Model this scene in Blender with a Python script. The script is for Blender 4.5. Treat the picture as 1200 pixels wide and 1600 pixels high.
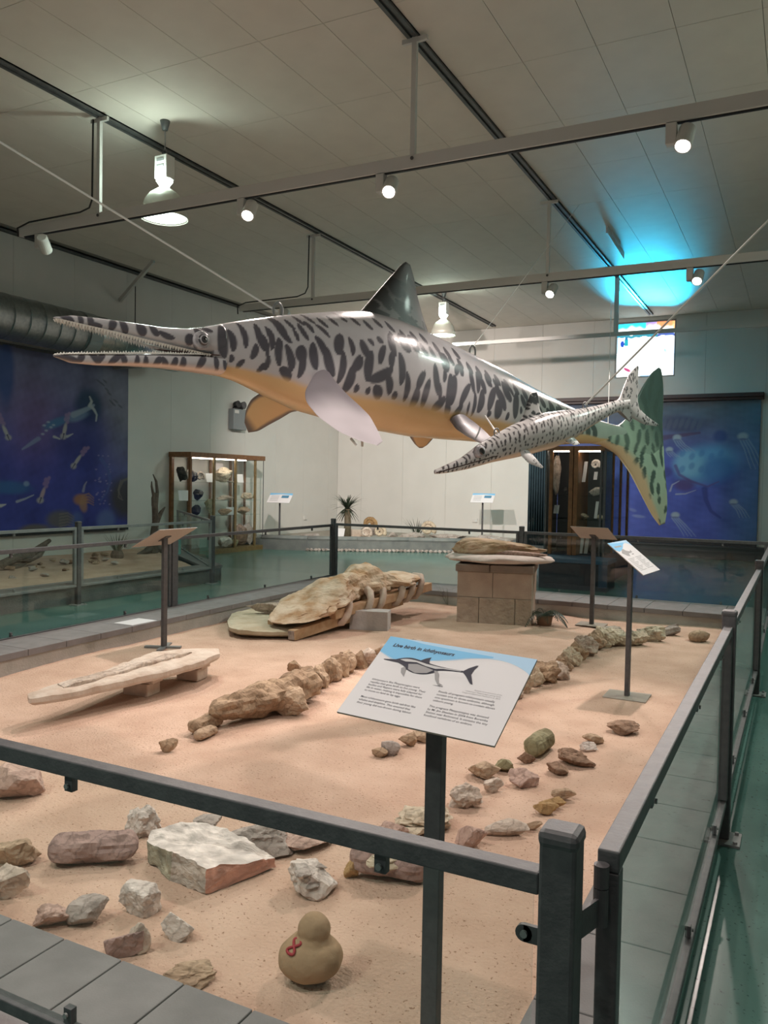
import bpy, bmesh, math, random
import numpy as np
from mathutils import Vector, Matrix, noise
sc = bpy.context.scene
for o in list(bpy.data.objects): bpy.data.objects.remove(o)
COL = sc.collection
# ---------------------------------------------------------------- camera
YAW, PITCH, ROLL, FPX, CH = math.radians(27.017), math.radians(2.038), math.radians(1.021), 1276.4, 1.55
_f = np.array([-math.sin(YAW)*math.cos(PITCH), math.cos(YAW)*math.cos(PITCH), -math.sin(PITCH)])
_r0 = np.array([math.cos(YAW), math.sin(YAW), 0.0]); _u0 = np.cross(_r0, _f)
_r = math.cos(ROLL)*_r0+math.sin(ROLL)*_u0; _u = -math.sin(ROLL)*_r0+math.cos(ROLL)*_u0
cam = bpy.data.objects.new('camera', bpy.data.cameras.new('camera')); COL.objects.link(cam)
cam.matrix_world = Matrix(((_r[0], _u[0], -_f[0], 0), (_r[1], _u[1], -_f[1], 0), (_r[2], _u[2], -_f[2], CH), (0, 0, 0, 1)))
cam.data.sensor_fit = 'VERTICAL'; cam.data.sensor_height = 24.0; cam.data.lens = FPX*24.0/1600.0
cam.data.clip_start = 0.05; cam.data.clip_end = 100
sc.camera = cam
# ---------------------------------------------------------------- world, exposure
w = bpy.data.worlds.new('world'); sc.world = w; w.use_nodes = True
w.node_tree.nodes['Background'].inputs[0].default_value = (1.0, 0.96, 0.91, 1)
w.node_tree.nodes['Background'].inputs[1].default_value = 0.125
sc.view_settings.view_transform = 'Standard'; sc.view_settings.look = 'None'
sc.view_settings.exposure = 0.0; sc.view_settings.gamma = 1.0
sc.view_settings.use_curve_mapping = False
sc.cycles.use_adaptive_sampling = True; sc.cycles.adaptive_threshold = 0.03; sc.cycles.max_bounces = 5; sc.cycles.diffuse_bounces = 3; sc.cycles.glossy_bounces = 2; sc.cycles.transparent_max_bounces = 12
SPOT_W, PEND_W, WIN_W = 315.0, 80.0, 62.0
# ---------------------------------------------------------------- survey helpers: where a sight line meets a plane
C0 = np.array([0, 0, CH])
def ray(x, y): return _r*((x-600)/FPX) - _u*((y-800)/FPX) + _f
def gz(x, y, z=0.04): d = ray(x, y); return C0+d*((z-CH)/d[2])
def gx(x, y, c): d = ray(x, y); return C0+d*(c/d[0])
def gy(x, y, c): d = ray(x, y); return C0+d*(c/d[1])
def gd(x, y, c): return C0+ray(x, y)*c
def depth(p): return float(np.dot(np.array(p)-C0, _f))
# ---------------------------------------------------------------- mesh helpers
class G:
    def __init__(s): s.v = []; s.f = []; s.n = 0
    def add(s, v, f):
        v = np.asarray(v, float).reshape(-1, 3); s.v.append(v); s.f += [tuple(int(i)+s.n for i in q) for q in f]; s.n += len(v); return s
    def box(s, lo, hi, M=None):
        x0, y0, z0 = lo; x1, y1, z1 = hi
        v = np.array([(x0,y0,z0),(x1,y0,z0),(x1,y1,z0),(x0,y1,z0),(x0,y0,z1),(x1,y0,z1),(x1,y1,z1),(x0,y1,z1)], float)
        if M is not None: v = np.array([tuple(M @ Vector(p)) for p in v])
        return s.add(v, [(3,2,1,0),(4,5,6,7),(0,1,5,4),(1,2,6,5),(2,3,7,6),(3,0,4,7)])
    def bar(s, p, q, w, h=None, up=(0, 0, 1)):
        h = h or w; p = Vector(p); q = Vector(q); d = (q-p); L = d.length; d.normalize(); u = Vector(up)
        if abs(d.dot(u)) > .99: u = Vector((0, 1, 0))
        sd = d.cross(u).normalized(); u = sd.cross(d)
        M = Matrix(((d.x, sd.x, u.x, p.x), (d.y, sd.y, u.y, p.y), (d.z, sd.z, u.z, p.z), (0, 0, 0, 1)))
        return s.box((0, -w/2, -h/2), (L, w/2, h/2), M)
    def tube(s, pts, r, n=8, caps=True):
        pts = [Vector(p) for p in pts]; m = len(pts); rr = [r]*m if np.isscalar(r) else list(r)
        prev = None; vs = []
        for i, p in enumerate(pts):
            t = (pts[min(i+1, m-1)]-pts[max(i-1, 0)]).normalized()
            if prev is None: a = t.orthogonal().normalized()
            else: a = (prev-t*prev.dot(t)).normalized()
            prev = a; b = t.cross(a)
            for k in range(n):
                th = 2*math.pi*k/n; vs.append(p+(a*math.cos(th)+b*math.sin(th))*rr[i])
        fs = [(i*n+k, i*n+(k+1) % n, (i+1)*n+(k+1) % n, (i+1)*n+k) for i in range(m-1) for k in range(n)]
        if caps: fs += [tuple(range(n))[::-1], tuple(range((m-1)*n, m*n))]
        return s.add([tuple(v) for v in vs], fs)
    def lathe(s, prof, c=(0, 0, 0), n=24, M=None):
        vs = [(c[0]+r*math.cos(2*math.pi*k/n), c[1]+r*math.sin(2*math.pi*k/n), c[2]+z) for r, z in prof for k in range(n)]
        if M is not None: vs = [tuple(M @ Vector(v)) for v in vs]
        m = len(prof); fs = [(i*n+k, i*n+(k+1) % n, (i+1)*n+(k+1) % n, (i+1)*n+k) for i in range(m-1) for k in range(n)]
        fs += [tuple(range(n))[::-1], tuple(range((m-1)*n, m*n))]
        return s.add(vs, fs)
    def prism(s, top, off):
        top = np.asarray(top, float); n = len(top); bot = top+np.asarray(off, float)
        fs = [tuple(range(n)), tuple(range(2*n-1, n-1, -1))]+[(i, i+n, (i+1) % n+n, (i+1) % n) for i in range(n)]
        return s.add(np.vstack([top, bot]), fs)
    def verts(s): return np.vstack(s.v)
def org(o):
    p = np.zeros(3)
    while o is not None: p = p+np.array(o.location); o = o.parent
    return p
def obj(name, g, mat, parent=None, smooth=False, origin=None, col=None, bevel=0, fix=True):
    v = g.verts() if isinstance(g, G) else np.asarray(g[0], float); f = g.f if isinstance(g, G) else g[1]
    if parent is not None: o0 = org(parent); loc = np.zeros(3)
    elif origin is not None: o0 = loc = np.array(origin, float)
    else: mn, mx = v.min(0), v.max(0); o0 = loc = np.array([(mn[0]+mx[0])/2, (mn[1]+mx[1])/2, mn[2]])
    me = bpy.data.meshes.new(name); me.from_pydata((v-o0).tolist(), [], f)
    if fix:
        bm = bmesh.new(); bm.from_mesh(me); bmesh.ops.recalc_face_normals(bm, faces=bm.faces); bm.to_mesh(me); bm.free()
    if smooth: me.polygons.foreach_set('use_smooth', [True]*len(me.polygons))
    if col is not None:
        ca = me.color_attributes.new('paint', 'FLOAT_COLOR', 'POINT'); c4 = np.ones((len(v), 4)); c4[:, :3] = col
        ca.data.foreach_set('color', c4.ravel())
    me.materials.append(mat)
    ob = bpy.data.objects.new(name, me); COL.objects.link(ob); ob.location = loc
    if parent is not None: ob.parent = parent
    if bevel:
        b = ob.modifiers.new('bevel', 'BEVEL'); b.width = bevel; b.segments = 2; b.limit_method = 'ANGLE'
    return ob
def tag(o, label, cat, group=None):
    o['label'] = label; o['category'] = cat
    if group: o['group'] = group
    return o
def thing(name, label, cat, loc, group=None):
    o = bpy.data.objects.new(name, None); COL.objects.link(o); o.location = loc; o.empty_display_size = .1
    return tag(o, label, cat, group)
def struct(o): o['kind'] = 'structure'; return o
def clone(ob, parent, loc=None):
    c = ob.copy(); COL.objects.link(c); c.parent = parent
    if loc is not None: c.location = loc
    return c
# ---------------------------------------------------------------- materials (all procedural)
MATS = {}
def mat(name, c, rough=.6, metal=0., c2=None, scale=6., bump=0., bscale=40., spec=.5, attr=False, emit=None, estr=0., detail=6., coat=0., speck=None, speck_scale=200., speck_amt=.3):
    if name in MATS: return MATS[name]
    m = bpy.data.materials.new(name); m.use_nodes = True; nt = m.node_tree; N = nt.nodes; L = nt.links
    b = N['Principled BSDF']; b.inputs['Base Color'].default_value = (*c, 1); b.inputs['Roughness'].default_value = rough
    b.inputs['Metallic'].default_value = metal; b.inputs['Specular IOR Level'].default_value = spec; b.inputs['Coat Weight'].default_value = coat; b.inputs['Coat Roughness'].default_value = .08
    tc = N.new('ShaderNodeTexCoord'); cur = None
    if attr:
        a = N.new('ShaderNodeVertexColor'); a.layer_name = 'paint'; cur = a.outputs[0]
    if c2 is not None:
        n = N.new('ShaderNodeTexNoise'); n.inputs['Scale'].default_value = scale; n.inputs['Detail'].default_value = detail; L.new(tc.outputs['Object'], n.inputs['Vector'])
        r = N.new('ShaderNodeValToRGB'); r.color_ramp.elements[0].position = .35; r.color_ramp.elements[1].position = .65
        r.color_ramp.elements[0].color = (*c, 1); r.color_ramp.elements[1].color = (*c2, 1); L.new(n.outputs['Fac'], r.inputs[0])
        if cur is not None:
            x = N.new('ShaderNodeMix'); x.data_type = 'RGBA'; x.blend_type = 'MULTIPLY'; x.inputs[0].default_value = 1; L.new(cur, x.inputs[6]); L.new(r.outputs[0], x.inputs[7]); cur = x.outputs[2]
        else: cur = r.outputs[0]
    if speck is not None:
        v = N.new('ShaderNodeTexNoise'); v.inputs['Scale'].default_value = speck_scale; v.inputs['Detail'].default_value = 2; L.new(tc.outputs['Object'], v.inputs['Vector'])
        r = N.new('ShaderNodeValToRGB'); r.color_ramp.elements[0].position = 1-speck_amt-.06; r.color_ramp.elements[1].position = 1-speck_amt; L.new(v.outputs['Fac'], r.inputs[0])
        x = N.new('ShaderNodeMix'); x.data_type = 'RGBA'; L.new(r.outputs[0], x.inputs[0])
        if cur is not None: L.new(cur, x.inputs[6])
        else: x.inputs[6].default_value = (*c, 1)
        x.inputs[7].default_value = (*speck, 1); cur = x.outputs[2]
    if cur is not None: L.new(cur, b.inputs['Base Color'])
    if bump:
        n = N.new('ShaderNodeTexNoise'); n.inputs['Scale'].default_value = bscale; n.inputs['Detail'].default_value = 5; L.new(tc.outputs['Object'], n.inputs['Vector'])
        bp = N.new('ShaderNodeBump'); bp.inputs['Strength'].default_value = bump; bp.inputs['Distance'].default_value = .02; L.new(n.outputs['Fac'], bp.inputs['Height']); L.new(bp.outputs[0], b.inputs['Normal'])
    if emit is not None:
        b.inputs['Emission Color'].default_value = (*emit, 1); b.inputs['Emission Strength'].default_value = estr
        if attr: L.new(cur, b.inputs['Emission Color'])
    MATS[name] = m; return m
def glass_mat(name, tint, refl=1.0):
    m = bpy.data.materials.new(name); m.use_nodes = True; nt = m.node_tree; N = nt.nodes; L = nt.links; N.remove(N['Principled BSDF'])
    t = N.new('ShaderNodeBsdfTransparent'); t.inputs[0].default_value = (*tint, 1); g = N.new('ShaderNodeBsdfGlossy'); g.inputs['Roughness'].default_value = .02; g.inputs[0].default_value = (refl, refl, refl, 1)
    lw = N.new('ShaderNodeLayerWeight'); lw.inputs[0].default_value = .5; pw5 = N.new('ShaderNodeMath'); pw5.operation = 'POWER'; pw5.inputs[1].default_value = 5.0; fr = N.new('ShaderNodeMath'); fr.operation = 'MULTIPLY_ADD'; fr.inputs[1].default_value = .6; fr.inputs[2].default_value = .025
    L.new(lw.outputs['Facing'], pw5.inputs[0]); L.new(pw5.outputs[0], fr.inputs[0]); mx = N.new('ShaderNodeMixShader')
    L.new(fr.outputs[0], mx.inputs[0]); L.new(t.outputs[0], mx.inputs[1]); L.new(g.outputs[0], mx.inputs[2]); L.new(mx.outputs[0], N['Material Output'].inputs[0])
    MATS[name] = m; return m
GLASS = glass_mat('clear_glass', (.965, .985, .975)); GLASS2 = glass_mat('cabinet_glass', (.97, .985, .975), .8)
STEEL = mat('charcoal_steel', (.075, .073, .078), .55, .0, c2=(.10, .098, .102), scale=30, bump=.08, bscale=120)
STEEL2 = mat('grey_steel', (.20, .205, .205), .5, .0, c2=(.25, .255, .25), scale=12)
PLATE = mat('dusty_plate', (.30, .27, .23), .8, c2=(.36, .32, .27), scale=12)
WHITE = mat('white_paint', (.62, .61, .58), .5); CEIL = mat('ceiling_board', (.74, .685, .61), .75, c2=(.70, .645, .575), scale=3, bump=.05, bscale=90)
WALL = mat('wall_paint', (.64, .635, .60), .7, c2=(.61, .605, .57), scale=1.5, bump=.03, bscale=60)
BEAM = mat('dark_beam', (.085, .09, .09), .5, .2, c2=(.12, .125, .125), scale=8)
FLOOR = mat('green_terrazzo', (.06, .145, .125), .24, c2=(.09, .19, .165), scale=2.2, speck=(.025, .065, .058), speck_scale=55, speck_amt=.30, bump=.01, bscale=30)
SAND = mat('sand', (.545, .37, .28), .95, c2=(.64, .455, .355), scale=3.2, speck=(.30, .18, .12), speck_scale=85, speck_amt=.29, bump=.5, bscale=70, spec=.1)
PAVER = mat('grey_paver', (.185, .172, .172), .8, c2=(.22, .205, .205), scale=9, bump=.12, bscale=160)
BLOCKM = mat('kerb_block', (.36, .35, .32), .9, c2=(.43, .41, .38), scale=7, bump=.3, bscale=60)
KERB2 = mat('dark_render', (.13, .14, .14), .85, c2=(.19, .2, .19), scale=5, bump=.3, bscale=40)
WOOD = mat('brown_wood', (.16, .065, .022), .4, c2=(.23, .10, .035), scale=14, bump=.05)
WOOD2 = mat('olive_wood', (.17, .11, .045), .4, c2=(.22, .15, .06), scale=14)
TIMBER = mat('pine_timber', (.50, .31, .18), .75, c2=(.58, .40, .25), scale=18, bump=.1)
PAPER = mat('white_card', (.74, .72, .74), .45); BLACK = mat('black', (.012, .012, .014), .5); INK = mat('ink', (.03, .03, .05), .6)
GALV = mat('galvanised_duct', (.30, .33, .33), .32, .85, c2=(.40, .43, .42), scale=22, bump=.05, bscale=30)
BRONZE = mat('panel_back', (.42, .36, .31), .6)
def stone(k):
    T = dict(white=((.74, .67, .63), (.54, .46, .42)), pale=((.64, .55, .48), (.42, .33, .27)), tan=((.52, .385, .275), (.32, .225, .155)), pink=((.56, .40, .34), (.38, .26, .22)),
             grey=((.46, .40, .37), (.29, .245, .22)), brown=((.34, .22, .155), (.18, .115, .08)), purple=((.43, .30, .27), (.29, .20, .185)), green=((.33, .31, .19), (.21, .185, .11)),
             cream=((.64, .56, .44), (.47, .38, .28)), ochre=((.47, .31, .15), (.30, .19, .10)), red=((.52, .26, .19), (.62, .42, .34)), bone=((.46, .33, .225), (.26, .175, .115)), charcoal=((.07, .065, .06), (.03, .03, .03)))[k]
    nm = 'stone_'+k
    if nm in MATS: return MATS[nm]
    m = mat(nm, T[0], .85, c2=T[1], scale=7, bump=.75, bscale=20, detail=9, spec=.2); nt = m.node_tree; N = nt.nodes; L = nt.links; b = N['Principled BSDF']
    src = b.inputs['Base Color'].links[0].from_socket; tc = [n for n in N if n.type == 'TEX_COORD'][0]
    w_ = N.new('ShaderNodeTexWave'); w_.inputs['Scale'].default_value = 5; w_.inputs['Distortion'].default_value = 14; w_.inputs['Detail'].default_value = 4; w_.inputs['Detail Scale'].default_value = 2.5; L.new(tc.outputs['Object'], w_.inputs['Vector'])
    r = N.new('ShaderNodeValToRGB'); r.color_ramp.elements[0].position = .0; r.color_ramp.elements[0].color = (.55, .52, .5, 1); r.color_ramp.elements[1].position = .38; r.color_ramp.elements[1].color = (1.1, 1.08, 1.06, 1); L.new(w_.outputs['Fac'], r.inputs[0])
    x = N.new('ShaderNodeMix'); x.data_type = 'RGBA'; x.blend_type = 'MULTIPLY'; x.inputs[0].default_value = .5; L.new(src, x.inputs[6]); L.new(r.outputs[0], x.inputs[7]); L.new(x.outputs[2], b.inputs['Base Color'])
    return m
# ---------------------------------------------------------------- rock shapes
_ico = {}
def ico(sub):
    if sub not in _ico:
        bm = bmesh.new(); bmesh.ops.create_icosphere(bm, subdivisions=sub, radius=1); bm.verts.ensure_lookup_table()
        _ico[sub] = (np.array([v.co[:] for v in bm.verts]), [tuple(v.index for v in f.verts) for f in bm.faces]); bm.free()
    return _ico[sub]
def rock_unit(seed, planes=14, sub=4, rough=.05, soft=.0, flat_bottom=True):
    R = np.random.RandomState(seed); V, F = ico(sub); n = R.normal(size=(planes, 3)); n /= np.linalg.norm(n, axis=1)[:, None]
    h = R.uniform(.48, .95, planes)
    d = V @ n.T; q = np.where(d > 1e-3, h/np.maximum(d, 1e-3), 9); r = np.minimum(q.min(1), 1.25)
    if soft: r = r*(1-soft)+soft
    if rough:
        sd = seed*7.13
        nz = np.array([noise.fractal(Vector((v[0]*2.3+sd, v[1]*2.3, v[2]*2.3)), 1.0, 2.0, 4) for v in V]); r = r*(1+rough*2*nz)
    P = V*r[:, None]; mn, mx = P.min(0), P.max(0); P = (P-(mn+mx)/2)/((mx-mn)/2)
    return P, F
_r2 = _r0; _b2 = np.array([-math.sin(YAW), math.cos(YAW), 0.0])
def rock_pts(x0, x1, ytop, ybase, seed, deep=.8, planes=14, rough=.05, soft=0., tilt=0., z=.04, sink=.16, sub=4, yaw=0.):
    c = gz((x0+x1)/2, ybase, z); D = depth(c); w_ = (x1-x0)/FPX*D; dd = w_*deep
    hh = (ybase-ytop)/FPX*D - dd*.35*(CH/ max(D, .1)); hh = max(hh, .45*(ybase-ytop)/FPX*D)
    P, F = rock_unit(seed, planes, sub, rough, soft)
    P = P*np.array([w_/2, dd/2, hh/2])
    if tilt:
        ct, st = math.cos(tilt), math.sin(tilt); P = np.stack([P[:, 0]*ct-P[:, 2]*st, P[:, 1], P[:, 0]*st+P[:, 2]*ct], 1)
    a = YAW+yaw; ca, sa = math.cos(a), math.sin(a)
    P = np.stack([P[:, 0]*ca-P[:, 1]*sa, P[:, 0]*sa+P[:, 1]*ca, P[:, 2]], 1)
    cc = c+_b2*dd*.35; P[:, :2] += cc[:2]; P[:, 2] += z-sink*hh-P[:, 2].min()
    return P, F
def rock(name, label, cat, x0, x1, yt, yb, seed, kind, group=None, parent=None, **k):
    o = obj(name, rock_pts(x0, x1, yt, yb, seed, **k), stone(kind), parent, smooth=False, fix=False)
    if parent is None: tag(o, label, cat, group)
    return o
# ================================================================ ROOM
XL, YB, ZC = -11.4, 19.5, 5.45
XR, YF = 3.2, -2.5
struct(obj('floor', G().box((XL-.2, YF, -.12), (XR+.2, YB+.2, 0)), FLOOR, origin=(0, 8, 0)))
wl = struct(obj('wall_left', G().box((XL-.22, YF, 0), (XL-.02, YB+.2, ZC)), mat('joint', (.25, .25, .24), .8), origin=(XL, 8, 0)))
y = 11.56-1.24*7
while y < YB-.05:
    y0, y1 = max(y, YF)+.002, min(y+1.24, YB)-.002
    obj('wall_panel', G().box((XL-.02, y0, 0), (XL, y1, ZC)), WALL, wl); y += 1.24
WX0, WX1, WZ0, WZ1 = -3.97, -2.63, 4.08, 5.37
g = G().box((XL, YB+.02, 0), (WX0, YB+.2, ZC)).box((WX1, YB+.02, 0), (XR, YB+.2, ZC)).box((WX0, YB+.02, 0), (WX1, YB+.2, WZ0)).box((WX0, YB+.02, WZ1), (WX1, YB+.2, ZC))
wb = struct(obj('wall_back', g, MATS['joint'], origin=(-4, YB, 0)))
x = -5.70-1.2375*5
while x < XR:
    x0, x1 = max(x, XL)+.002, min(x+1.2375, XR)-.002
    a, b = max(x0, WX0), min(x1, WX1)
    if x1-x0 < .05: x += 1.2375; continue
    g = G()
    if a < b:
        g.box((x0, YB, 0), (x1, YB+.02, WZ0)).box((x0, YB, WZ1), (x1, YB+.02, ZC))
        if x0 < a: g.box((x0, YB, WZ0), (a, YB+.02, WZ1))
        if b < x1: g.box((b, YB, WZ0), (x1, YB+.02, WZ1))
    else: g.box((x0, YB, 0), (x1, YB+.02, ZC))
    obj('wall_panel', g, WALL, wb); x += 1.2375
struct(obj('wall_right', G().box((XR, YF+3.5, 0), (XR+.2, YB+.2, ZC)), WALL, origin=(XR, 8, 0)))
ce = struct(obj('ceiling', G().box((XL-.2, YF, ZC+.02), (XR+.2, YB+.2, ZC+.2)), mat('ceiling_joint', (.30, .28, .25), .8), origin=(0, 8, ZC)))
tx0, ty0 = -5.77-.67*8, 6.06-1.335*6
tile = None
for i in range(30):
    for j in range(24):
        x0, y0 = tx0+.6704*i, ty0+1.335*j
        x1, y1 = min(x0+.6704, XR), min(y0+1.335, YB); x0 = max(x0, XL)
        if x1-x0 < .03 or y1-y0 < .03: continue
        full = abs(x1-x0-.6704) < 1e-6 and abs(y1-y0-1.335) < 1e-6
        if full and tile is not None:
            c = clone(tile, ce, (x0, y0-8, 0))
        else:
            t = obj('ceiling_panel', G().box((x0+.0025-x0, y0+.0025-y0, .004), (x1-.0025-x0, y1-.0025-y0, .022)), CEIL, None, origin=(0, 0, 0)); t.parent = ce; t.location = (x0, y0-8, 0)
            if full: tile = t
# light wall beyond the tiles behind the camera is left open to the rest of the hall
for k, (bx, nm) in enumerate(((-6.83, 'trim_1'), (-3.13, 'trim_2'), (.57, 'trim_3'), (XL+.06, 'trim_4'))):
    g = G().box((bx-.05, YF, ZC-.035), (bx-.015, YB-.35 if k < 3 else YB-4.1, ZC+.004)).box((bx+.015, YF, ZC-.035), (bx+.05, YB-.35 if k < 3 else YB-4.1, ZC+.004)).box((bx-.05, YF, ZC-.012), (bx+.05, YB-.35 if k < 3 else YB-4.1, ZC+.004))
    struct(obj(nm, g, BEAM, origin=(bx, 8, ZC-.035)))
# ---- stained glass window
NW, NH = 110, 106
us, vs = np.meshgrid(np.linspace(0, 1, NW), np.linspace(0, 1, NH)); U, V = us.ravel(), vs.ravel()
colr = np.ones((len(U), 3))*np.array([.93, 1.0, .99])
def ss(a, b, x): t = np.clip((x-a)/(b-a), 0, 1); return t*t*(3-2*t)
def put(m, c): 
    global colr
    colr = colr*(1-m[:, None])+np.array(c)*m[:, None]
wob = .02*np.sin(U*17)+.015*np.sin(U*41+1)
put(ss(.87, .95, V+wob)*(U < .5), (.03, .55, .75)); put(ss(.88, .97, V+wob)*(U >= .5)*(U < .7), (.35, .25, .6)); put(ss(.86, .95, V+wob)*(U >= .68), (.85, .25, .10))
put(ss(.92, .99, U)*ss(.8, .85, V), (.9, .4, .15))
put(((V > .735+wob*.5) & (V < .80+wob)).astype(float), (.03, .20, .26)); put(((V > .735+wob*.5) & (V < .80+wob) & (U > .7)).astype(float), (.06, .08, .28))
put((((U-.095)/.036)**2+((V-.625)/.06)**2 < 1).astype(float), (.01, .05, .32)); put(((abs(U-.165) < .03) & (V > .59) & (V < .71)).astype(float), (.01, .25, .30)); put(((abs(U-.165) < .02) & (V > .70) & (V < .745)).astype(float), (.01, .12, .26))
dx, dy = U-.19, V-.14; rr_ = dx*.87-dy*.5; tt_ = dx*.5+dy*.87
put(((rr_/.07)**2+(tt_/.028)**2 < 1).astype(float), (.28, .02, .10)); put(((np.abs(V-(.17+.2*(U-.03)**2*40-.02)) < .008) & (U < .10) & (V < .25)).astype(float), (.1, .08, .12))
for (a, b, ww, hh) in ((.64, .52, .008, .06), (.83, .47, .02, .03), (.85, .44, .008, .06), (.755, .33, .006, .05), (.30, .53, .012, .02), (.22, .545, .07, .006), (.96, .55, .03, .006), (.42, .05, .05, .01), (.25, .52, .006, .05)):
    put((((U-a)/ww)**2+((V-b)/hh)**2 < 1).astype(float), (.30, .80, .72))
put(ss(.025, .0, U)*(V > .45), (.0, .28, .45)); put(ss(.975, 1., U)*(V < .6), (.25, .45, .9)); put(ss(.03, .015, V)*(U > .42)*(U < .6), (.02, .25, .55))
vv = np.stack([WX0+.025+U*(WX1-WX0-.05), np.full_like(U, YB+.07), WZ0+.025+V*(WZ1-WZ0-.05)], 1)
ff = [(j*NW+i, j*NW+i+1, (j+1)*NW+i+1, (j+1)*NW+i) for j in range(NH-1) for i in range(NW-1)]
STG = mat('stained_glass', (.8, .8, .8), .2, attr=True, emit=(1, 1, 1), estr=1.9)
wn = struct(obj('window_1', G().box((WX0, YB+.005, WZ0), (WX0+.03, YB+.12, WZ1)).box((WX1-.03, YB+.005, WZ0), (WX1, YB+.12, WZ1)).box((WX0+.03, YB+.005, WZ0), (WX1-.03, YB+.12, WZ0+.03)).box((WX0+.03, YB+.005, WZ1-.03), (WX1-.03, YB+.12, WZ1)), mat('window_frame', (.25, .25, .24), .6), origin=(-3.3, YB, WZ0)))
obj('stained_pane', (vv, ff), STG, wn, col=colr, fix=False)
la = bpy.data.lights.new('daylight_through_glass', 'AREA'); la.shape = 'RECTANGLE'; la.size = 1.2; la.size_y = .25; la.energy = WIN_W; la.color = (.02, .62, 1.0); la.spread = math.radians(24)
lo = bpy.data.objects.new('daylight_through_glass', la); COL.objects.link(lo); lo.location = (-3.1, YB-.06, 4.85)
lo.rotation_euler = Vector((.13, -1, .25)).to_track_quat('-Z', 'Z').to_euler()
# ---- lighting tracks, hangers, spotlights
def track(nm, label, y, z, x0, x1, hang):
    t = thing(nm, label, 'light track', (x0, y, z), None)
    obj('rail', G().box((x0, y-.035, z-.055), (x1, y+.035, z+.055)), WHITE, t, bevel=.004)
    obj('power_slot', G().box((x0+.06, y-.014, z-.066), (x1, y+.014, z-.054)), BLACK, t)
    for hx in hang:
        obj('hanger', G().box((hx-.022, y-.045, z+.05), (hx+.022, y-.005, ZC-.03)).box((hx-.12, y-.04, ZC-.075), (hx+.12, y-.01, ZC-.034)), WHITE, t)
        obj('bolt', G().lathe([(.0, 0), (.016, 0), (.016, .006), (0, .006)], n=10, M=Matrix.Translation((hx, y-.046, z+.02)) @ Matrix.Rotation(math.pi/2, 4, 'X')), STEEL, t)
    return t
track('lighting_track', 'white lighting track nearest the camera across the ceiling, carrying three lit spotlights', 6.56, 4.36, -8.1, XR-.1, (-6.85, -3.11, .6))
track('lighting_track', 'white lighting track behind the dorsal fin and in front of the window wall', 11.02, 4.39, -8.35, XR-.1, (-6.93, -3.17, .6))
t = thing('hanging_rail', 'thin grey rail hung across the stained glass window, farthest from the camera', 'rail', (-6, 15.5, 4.38))
obj('rail', G().box((-6.4, 15.47, 4.345), (XR-.1, 15.53, 4.415)), WHITE, t); 
for hx in (-3.15, .6): obj('hanger', G().box((hx-.04, 15.48, 4.41), (hx+.04, 15.52, ZC-.03)), WHITE, t)
# black supply cables along hangers
for nm, lab, pts in (('supply_cable', 'black cable running down the left hanger to the nearer track end', [(-6.91, 6.50, 5.4), (-6.92, 6.50, 4.55), (-6.96, 6.50, 4.47), (-7.1, 6.50, 4.44), (-7.9, 6.50, 4.435), (-8.12, 6.52, 4.40), (-8.15, 6.56, 4.32)]),
                 ('supply_cable', 'black cable running down the hanger to the farther track end, left of the dorsal fin', [(-6.99, 10.96, 5.4), (-7.0, 10.96, 4.6), (-7.05, 10.96, 4.51), (-7.2, 10.96, 4.47), (-8.2, 10.96, 4.46), (-8.38, 10.98, 4.42), (-8.4, 11.02, 4.3)])):
    tag(obj(nm, G().tube(pts, .010, 6), BLACK), lab, 'cable')
LENS = mat('lamp_lens', (1, 1, 1), .3, emit=(1, .95, .9), estr=22.); LENSOFF = mat('lamp_lens_off', (.6, .6, .58), .3)
def spotlight(label, x, y, ztop, aim, on=True, watts=1., cone=70, colr=(1, .86, .79), group=None):
    t = thing('track_spotlight', label, 'spotlight', (x, y, ztop), group)
    obj('driver_box', G().box((x-.05, y-.04, ztop-.16), (x+.03, y+.04, ztop)), WHITE, t, bevel=.006)
    c = Vector((x+.09, y-.02, ztop-.13)); d = (Vector(aim)-c).normalized(); M = Matrix.Translation(c) @ d.to_track_quat('Z', 'Y').to_matrix().to_4x4()
    obj('lamp_head', G().lathe([(0, -.11), (.052, -.11), (.062, -.10), (.066, .09), (.056, .09), (.05, .075), (0, .075)], n=20, M=M), WHITE, t, smooth=False)
    obj('arm', G().bar((x+.02, y, ztop-.1), tuple(c), .03), WHITE, t)
    obj('lens', G().lathe([(0, .076), (.05, .076), (.05, .082), (0, .082)], n=20, M=M), LENS if on else LENSOFF, t)
    if on:
        l = bpy.data.lights.new('spot', 'SPOT'); l.energy = SPOT_W*watts; l.color = colr; l.spot_size = math.radians(cone); l.spot_blend = .7; l.shadow_soft_size = .05
        ob = bpy.data.objects.new('spot_beam', l); COL.objects.link(ob); ob.parent = t
        ob.location = (c+d*.12)-Vector((x, y, ztop)); ob.rotation_euler = d.to_track_quat('-Z', 'Y').to_euler()
    return t
spotlight('unlit white spotlight at the left end of the nearer track', -7.79, 6.56, 4.30, (-9.5, 9.5, 2.0), on=False)
spotlight('lit white spotlight on the nearer track just right of the pendant lamp', -4.95, 6.56, 4.30, (-3.9, 3.2, 0), watts=1.0, cone=100)
spotlight('lit white spotlight on the nearer track above the dorsal fin', -3.42, 6.56, 4.30, (-2.3, 2.6, 0), watts=1.0, cone=100)
spotlight('lit white spotlight on the nearer track at the upper right', -.95, 6.56, 4.30, (-1.3, 3.9, 0), watts=1.2, cone=80)
spotlight('lit white spotlight on the farther track left of the stained glass window', -3.2, 11.02, 4.33, (-3.7, 6.6, 0), watts=1.0, cone=95)
spotlight('lit white spotlight on the farther track above the stained glass window', -1.33, 11.02, 4.33, (-1.6, 6.8, 0), watts=1.0, cone=95)
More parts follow.
